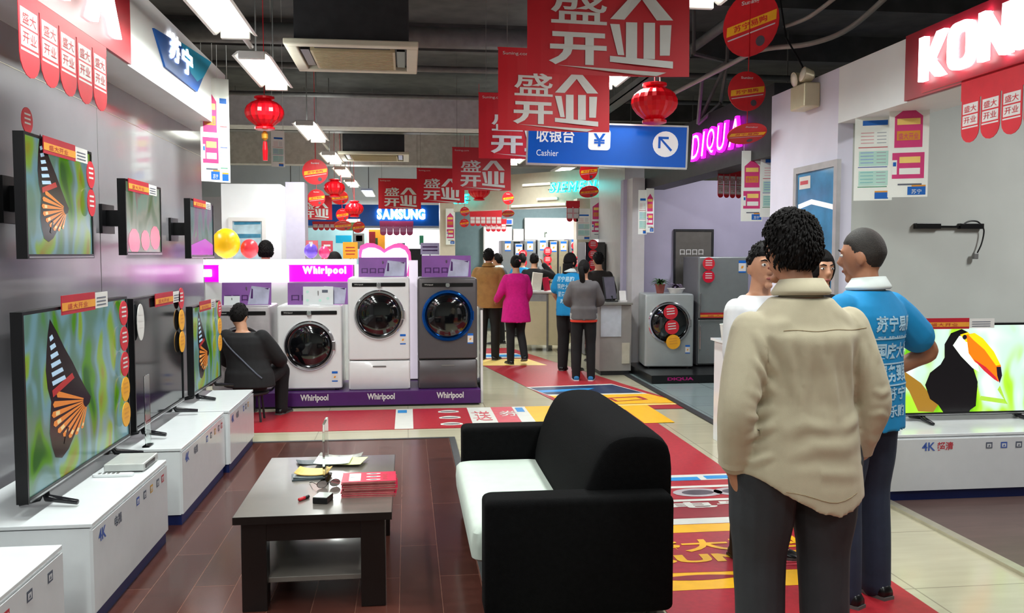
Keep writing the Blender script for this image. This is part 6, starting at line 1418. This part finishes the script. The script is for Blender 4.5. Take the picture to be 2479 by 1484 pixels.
    for q in ('R', 'L'):
        a, e, w_ = J_['sh' + q], J_['el' + q], J_['wr' + q]
        if sleeve == 'long':
            limb(mb, [a, a.lerp(e, .5), e, e.lerp(w_, .5), w_.lerp(e, send)], [(.052 * wf + o * .8), (.056 * wf + o * .8), (.047 * wf + o * .8), (.043 * wf + o * .8), (.036 * wf + o * .8)], top, 14)
        else:
            q1 = a.lerp(e, sleeve); limb(mb, [a, a.lerp(e, sleeve * .5), q1], [.054 * wf + o * .8, .060 * wf + o, .062 * wf + o], top, 14)
    tp = union(mb, 'shirt' if not tunic else tunic, t, vt or voxel, 14 if post_top else 4, post_top, m=top)
    bm = bmesh.new(); bm.from_mesh(tp.data); bvh = BVHTree.FromBMesh(bm); bm.free()
    if collar:
        mb = MB(); n = 28; rg = []
        for rx, ry, z, tilt in ((.074, .070, -.012, .10), (.069, .066, .045, .16), (.073, .070, .052, .16), (.098, .094, .012, .10), (.100, .096, .004, .10), (.092, .088, -.004, .10)):
            rg.append([nec + Vector((rx * wf * math.cos(a) * 1.02, ry * s * math.sin(a) - .002, z * s - tilt * s * ry * (math.sin(a) + .35) * .6)) for a in [2 * PI * k / n for k in range(n)]])
        mb.rings(rg, collar, cap=False); mb.build('collar', t, smooth=True, world=False)
    PERSONS[label] = (t, J_, s, bvh, tp)
    return t, J_, s, bvh, tp
def on_back(mb, bvh, lift=.003, d=(0, 1, 0), fixed=True):
    """lay flat print (x, z) onto the back of a garment"""
    d = Vector(d); out = []
    for v in mb.v:
        h = bvh.ray_cast(v - d * 2, d)[0]
        out.append(h - d * lift if h is not None else v)
    mb.v = out
def grid_text(mb, txt, m, x, z, w_, h_, bold=.02):
    vv, ff, _ = text_geo(txt, bold, 2); mb.raw([(x + v.x * w_, 0, z + v.y * h_) for v in vv], ff, m)
# ---- materials of clothes
M_BEIGE = mat('beige_cotton', (172, 162, 138), .85, var=.05, vs_=7, bump=.12, bs=500, sheen=.1); M_DKTR = mat('charcoal_trousers', (42, 44, 48), .85, var=.12, bump=.1, bs=400)
M_TEE = mat('cyan_polo', (16, 132, 190), .8, var=.06, bump=.08, bs=400); M_TEEW = mat('white_knit', (214, 222, 220), .8, var=.03); M_JEAN = mat('dark_jeans', (36, 46, 66), .85, var=.15, bump=.1, bs=400)
M_TPR = mat('shirt_print_white', (164, 200, 220), .8, var=.1, vs_=40); M_WSH = mat('white_shirt', (222, 222, 224), .8, var=.03); M_BLK = mat('black_cloth', (22, 21, 23), .85, var=.2, bump=.1, bs=300)
M_TAN = mat('tan_jacket', (150, 108, 56), .8, var=.12, vs_=14); M_PINKT = mat('magenta_knit', (204, 10, 122), .85, var=.1, vs_=30, bump=.1); M_GRYJ = mat('grey_jacket', (92, 88, 90), .8, var=.1); M_NVY = mat('navy_jacket', (26, 34, 50), .8, var=.1); M_BRNJ = mat('dark_brown_jacket', (36, 28, 26), .8, var=.15)
M_SHB = (M_BLACK, mat('sole_grey', (90, 88, 86), .7)); M_SHBLU = (mat('blue_canvas', (30, 110, 160), .7), mat('sole_white', (214, 214, 210), .6)); M_SHBR = (mat('brown_leather', (50, 34, 26), .4), M_BLACK)
# ---- the man in the beige shirt
FOLDS = []
def fold(pts, amp, wd):
    q = [((px - 1940) * .00145, 1.6 - (py - 614) * .00145) for px, py in pts]
    q = [Vector(p) for p in q]; L = [(b - a).length for a, b in zip(q, q[1:])]; T = sum(L); acc = 0
    for a, b, l in zip(q, q[1:], L): FOLDS.append((a, b, acc / T, (acc + l) / T, amp, wd, len(FOLDS) if acc == 0 else FOLDS[-1][6])); acc += l
fold([(1912, 800), (1904, 900), (1896, 1000), (1892, 1060)], .008, .026); fold([(1930, 800), (1942, 880), (1952, 960)], .007, .018); fold([(1962, 850), (1978, 930), (1992, 1010)], .009, .02)
fold([(2016, 800), (2030, 880), (2052, 960)], .007, .018); fold([(2064, 800), (2075, 860), (2078, 930)], .008, .018); fold([(1860, 820), (1874, 880), (1880, 950)], .008, .016)
fold([(1850, 1090), (1930, 1066), (2010, 1072), (2090, 1060)], .006, .024); fold([(1840, 1130), (1940, 1128), (2080, 1148)], .005, .022); fold([(1900, 1180), (1990, 1196), (2080, 1180)], .004, .02); fold([(1850, 1040), (1900, 1010), (1980, 1030)], .004, .02); fold([(2000, 1030), (2060, 1010), (2095, 990)], .005, .02)
fold([(1990, 740), (2050, 770), (2090, 820)], .006, .02); fold([(1830, 790), (1880, 770)], .006, .018); fold([(1800, 790), (1820, 850), (1846, 900)], .012, .016); fold([(1780, 850), (1812, 890), (1846, 950)], .010, .014)
fold([(1752, 985), (1800, 1000), (1845, 970)], .010, .014); fold([(1756, 1050), (1800, 1040), (1840, 1010)], .010, .014); fold([(1760, 1100), (1795, 1110), (1836, 1080)], .009, .013); fold([(1758, 920), (1800, 950), (1840, 930)], .006, .014)
fold([(2096, 940), (2120, 952), (2148, 940)], .009, .013); fold([(2094, 1010), (2120, 1000), (2148, 1016)], .008, .013); fold([(2112, 830), (2118, 880)], .008, .014); fold([(2100, 1060), (2125, 1075), (2146, 1060)], .008, .013)
def wrinkle(co, n):
    if n.y > .55: return co
    x, z = co.x, co.z; k = 0.0
    P2 = Vector((x, z))
    best = {}
    for a, b, s0, s1, amp, wd, idn in FOLDS:
        ab = b - a; t = max(0, min(1, (P2 - a).dot(ab) / ab.length_squared)); d = (P2 - (a + ab * t)).length
        if d < wd * 3 and (idn not in best or d < best[idn][0]): best[idn] = (d, s0 + (s1 - s0) * t, amp, wd)
    for d, sp, amp, wd in best.values():
        u = d / wd; k += amp * 1.05 * math.sin(PI * min(1, max(0, sp))) * (math.exp(-u * u * 1.3) - .35 * math.exp(-(u - 1.7) ** 2 * 2))
    k += .003 * noise.noise(Vector((x * 9, co.y * 9, z * 5))) + .0006 * noise.noise(Vector((x * 30, co.y * 30, z * 22)))
    hz = .765 + (.05 if x < 0 else 0)
    k *= max(0.0, min(1.0, (z - hz - .02) / .07)) * (.55 if abs(x) > .215 else 1.0)
    return co + n * k
L1 = PZ(1935, 1770, 0)
t, J_, s, bvh, tp = person('man in a loose beige shirt seen from behind with his hands in his pockets', (1.375, 2.92, 0), .06, 1.735, M_BEIGE, M_DKTR, 'full', dict(
    elR=(.262, -.045, 1.055), wrR=(.236, .02, .835), elL=(-.262, -.085, 1.045), wrL=(-.236, -.01, .815), head=(-.018, .035, 1.578), shR=(.182, -.012, 1.318), shL=(-.182, -.012, 1.305), hipR=(.114, 0, .86), hipL=(-.118, 0, .86), knR=(.122, .015, .49), knL=(-.122, .015, .49), anR=(.125, -.015, .085), anL=(-.125, -.015, .085)),
    yaw=.24, skin=M_SKIN2, voxel=.008, hem=.735, hemf=lambda x, y: -.045 * math.exp(-((x - .06) / .11) ** 2) + (.05 if x < 0 else .03) * min(1, (abs(x) / .19) ** 3) - .03 * x / .19, top_r=1.25, shoe=M_SHBR, collar=M_BEIGE, post_top=wrinkle, seed=4, flare=.03, leg_r=1.24, hip_w=1.06, send=.2, vt=.007,
    hands=dict(L=((.30, .22, -1), (-1, 0, -.2), (.1, 1, 0)), R=((-.30, .22, -1), (1, 0, -.2), (-.1, 1, 0))), curl=.2)
def stitch(name, pts, par, bvh, m, r=.0016):
    mb = MB(); mb.v = [Vector((x, 0, z)) for x, z in pts]; on_back(mb, bvh, .0006); q = list(mb.v); mb = MB(); mb.tube(q, r, m, 5); return mb.build(name, par, world=False)
M_SEAM = mat('seam_thread', (140, 124, 96), .9, var=0)
stitch('yoke_seam', [((px - 1940) * .00145, 1.6 - (py - 614) * .00145) for px, py in [(1858 + k * 10, 794 - 1.5 * math.sin(k * .6)) for k in range(24)]], tp, bvh, M_SEAM)
stitch('hem_seam', [(-.15 + .03 * k, .80 - .045 * math.exp(-((-.15 + .03 * k - .06) / .11) ** 2)) for k in range(11)], tp, bvh, M_SEAM)
for q in ('R', 'L'):
    a, b = J_['wr' + q], J_['el' + q]; d_ = (b - a).normalized(); mb = MB(); c = a.lerp(b, .17)
    mb.tube([c - d_ * .002, c + d_ * .05], .054 * s, M_BEIGE, 18); mb.build('cuff', t, smooth='auto', world=False)
# ---- the man in the cyan polo
t, J_, s, bvh, tp = person('man in a cyan polo with white print and dark jeans, one hand on his hip', (2.07, 3.72, 0), .42, 1.715, M_TEE, M_JEAN, 'crop', dict(
    elR=(.385, -.07, 1.13), wrR=(.215, .08, 1.0), elL=(-.25, .02, 1.12), wrL=(-.2, .2, .98)), yaw=.35, pitch=-.1, skin=M_SKIN2, voxel=.009, sleeve=.66, hem=.80, shoe=M_SHB, collar=M_TEEW, seed=2, leg_r=1.08, vt=.008, top_r=1.1,
    hands=dict(R=((-.45, .65, -.45), (.8, .3, .3), (-.2, .3, .9))))
mb = MB(); 
for txt, z, hh, ww in (('苏宁易购', 1.255, .072, .27), ('SUNING', 1.225, .012, .25), ('国庆大惠', 1.135, .072, .25), ('服务到家', 1.03, .08, .24), ('苏宁', .95, .06, .15), ('乐购', .875, .055, .13)): grid_text(mb, txt, M_TPR, .012 - ww / 2 + .02, z, ww, hh, .03)
for z in (1.222, 1.11, 1.015): mb.raw([(-.12 + .26 * k / 10, 0, z + dz) for dz in (0, .007) for k in range(11)], [(k, k + 1, 12 + k, 11 + k) for k in range(10)], M_TPR)
on_back(mb, bvh, .003); mb.build('back_print', tp, world=False)
# ---- people further back
def place(px, Y, z=0): q = PY(px, 614, Y); return (q.x, Y, z)
WS = person('person in a white shirt facing the camera, half hidden by the beige-shirted man', place(1843, 4.32), PI + .45, 1.655, M_WSH, M_DKTR, 'short', dict(elR=(.2, .02, 1.09), wrR=(.1, .24, 1.02), elL=(-.2, .02, 1.09), wrL=(-.1, .24, 1.0)), yaw=-.48, voxel=.008, sleeve='long', hem=.80, shoe=M_SHB, seed=6)
person('long-haired woman in dark clothes glimpsed between the beige and the cyan shirts', place(1986, 5.0), PI - .25, 1.62, M_BLK, M_BLK, 'long', fem=True, yaw=.3, voxel=.01, hem=.84, shoe=M_SHB, seed=8)
cr = person('person in a black jacket sitting low before the silver washing machine', place(594, 8.5), -.22, 1.66, M_BLK, M_BLK, 'short', dict(
    head=(-.10, .06, 1.02), neck=(-.05, .02, .875), chest=(-.02, .0, .70), waist=(.02, -.01, .52), pelvis=(.03, -.02, .40), shR=(.15, 0, .82), shL=(-.21, 0, .82), elR=(.27, .12, .60), elL=(-.26, .12, .58), wrR=(.22, .33, .55), wrL=(-.16, .34, .56),
    hipR=(.12, 0, .40), hipL=(-.07, 0, .40), knR=(.19, .42, .46), knL=(-.14, .42, .46), anR=(.2, .36, .085), anL=(-.14, .36, .085)), pitch=-.25, voxel=.011, hem=.34, shoe=M_SHB, seed=9, top_r=2.0, flare=.02)
t, J_, s, bvh, tp = cr
mb = MB(); mb.v = [Vector((-.20 + .04 * k, 0, .80 - .037 * k)) for k in range(11)]; on_back(mb, bvh, .002); q = list(mb.v); mb = MB(); mb.tube(q, .008, mat('strap_grey', (80, 84, 96), .7), 6); mb.build('bag_strap', t, world=False)
q = W(cr[0]); t = thing('stool', 'low dark stool under the sitting person in black', 'stool', (q.x + .03, q.y - .02, 0))
MB().lathe([(.16, .26), (.17, .27), (.17, .285), (.15, .29)], M_DKMET, n=24).build('seat', t, smooth='auto', world=False)
for k in range(4): a = PI / 4 + k * PI / 2; MB().tube([(.12 * math.cos(a), .12 * math.sin(a), .265), (.15 * math.cos(a), .15 * math.sin(a), .0)], .011, M_DKMET, 8).build('leg', t, world=False)
person('black-haired person behind the magenta counter, back of the head showing', place(643, 11.64), 0, 1.75, M_BLK, M_BLK, 'full', voxel=.014, hem=.84, shoe=M_SHB, seed=11)
person('woman in profile behind the magenta counter beside the amber card', place(812, 12.0), 1.2, 1.62, M_BRNJ, M_BLK, 'bob', fem=True, voxel=.014, hem=.84, shoe=M_SHB, seed=12)
person('man in a tan jacket seen from behind, left of the pink-tunic woman', place(1183, 12.95), -.35, 1.675, M_TAN, M_BLK, 'short', dict(elR=(.25, .0, 1.11), wrR=(.2, .18, .95)), voxel=.012, hem=.80, shoe=M_SHB, collar=M_TAN, seed=13, top_r=2.0)
person('person in a navy jacket standing beyond the tan-jacketed man', place(1206, 15.2), .9, 1.60, M_NVY, M_BLK, 'short', voxel=.014, hem=.82, shoe=M_SHB, collar=M_TEEW, seed=14)
t, J_, s, bvh, tp = person('woman in a magenta knee-length tunic and black leggings walking away', place(1249, 12.4), .12, 1.575, M_PINKT, M_BLK, 'bun', dict(
    elR=(.215, .02, 1.12), wrR=(.19, .2, .93), elL=(-.25, .02, 1.10), wrL=(-.26, .22, 1.0), knR=(.09, .06, .50), anR=(.10, -.16, .16), knL=(-.08, .03, .49), anL=(-.09, -.02, .085)), fem=True, voxel=.012, hem=.66, shoe=M_SHB, seed=15, tunic='tunic', flare=.05, top_r=1.3)
hq = J_['head']; MB().ball(hq + Vector((.02, -.135, .04)) * s, (.03, .012, .018), mat('pink_clip', (240, 110, 140), .4), 12, 8).build('hair_clip', t, smooth=True, world=False)
person('person in a cyan shirt mostly hidden behind the magenta tunic', place(1264, 16.5), -.3, 1.60, M_TEE, M_BLK, 'short', voxel=.014, sleeve=.7, hem=.82, shoe=M_SHB, seed=16)
t, J_, s, bvh, tp = person('man in black holding a phone to his ear behind the cream counter', place(1293, 15.3), -.25, 1.60, M_BLK, M_BLK, 'short', dict(elR=(.36, .08, 1.27), wrR=(.17, .08, 1.50), elL=(-.24, .0, 1.12), wrL=(-.16, .2, 1.0)), voxel=.013, hem=.82, shoe=M_SHB, seed=17, hands=dict(R=((-.35, .1, .9), (.8, -.1, .3), (-.2, .9, 0))))
q = J_['wrR'] + Vector((-.055, .02, .06)) * s
ph = thing('phone', 'pale phone held to the ear of the man in black', 'phone', tuple(W(t) + Matrix.Rotation(-.25, 3, 'Z') @ q), -.25); MB().box(-.006, .006, -.035, .035, -.07, .08, M_CABW, Matrix.Rotation(-.35, 4, 'Y')).build('phone_body', ph, bevel=.003, world=False); MB().box(-.0075, -.006, -.03, .03, -.06, .07, M_BLACK, Matrix.Rotation(-.35, 4, 'Y')).build('screen', ph, world=False)
t, J_, s, bvh, tp = person('person in a cyan shirt with white back print next to the grey jacket', place(1380, 11.6), -.55, 1.605, M_TEE, M_BLK, 'bob', dict(elL=(-.24, .0, 1.12), wrL=(-.2, .16, .95), elR=(.23, .02, 1.12), wrR=(.18, .2, .98)), yaw=-.5, voxel=.011, sleeve=.7, hem=.80, shoe=M_SHB, collar=M_TEEW, seed=18, leg_r=1.15)
mb = MB()
for txt, z, hh, ww in (('苏宁易购', 1.22, .075, .25), ('国庆大惠', 1.12, .075, .24), ('服务到家', 1.02, .07, .22), ('苏宁', .93, .06, .14)): grid_text(mb, txt, M_TPR, -ww / 2 - .02, z, ww, hh, .03)
on_back(mb, bvh, .004); mb.build('back_print', tp, world=False)
t, J_, s, bvh, tp = person('woman in a grey jacket and black trousers with blue shoes, dark ponytail', place(1414, 10.7), -.18, 1.52, M_GRYJ, M_BLK, 'pony', dict(elR=(.235, .03, 1.12), wrR=(.1, .22, 1.05), elL=(-.235, .03, 1.12), wrL=(-.1, .22, 1.03)), yaw=-.3, fem=True, voxel=.011, hem=.86, shoe=M_SHBLU, seed=19, top_r=1.3)
mb = MB(); c = J_['pelvis']
mb.rings([ell((c.x, c.y, z * s), (.178 + e) * s, (.132 + e) * s) for z, e in ((.865, .012), (.87, .016), (.955, .016), (.96, .01))], mat('waistband_grey', (170, 172, 168), .8)); mb.build('waistband', tp, smooth='auto', world=False)
mb = MB(); mb.rings([ell((c.x, c.y, z * s), (.176 + e) * s, (.130 + e) * s) for z, e in ((.832, .008), (.836, .014), (.866, .014), (.87, .008))], mat('hem_red', (220, 60, 40), .8)); mb.build('undershirt_hem', t, smooth='auto', world=False)
person('person in a dark brown jacket standing before the black refrigerator', place(1449, 12.55), .25, 1.62, M_BRNJ, M_BLK, 'short', voxel=.013, hem=.82, shoe=M_SHB, seed=20)
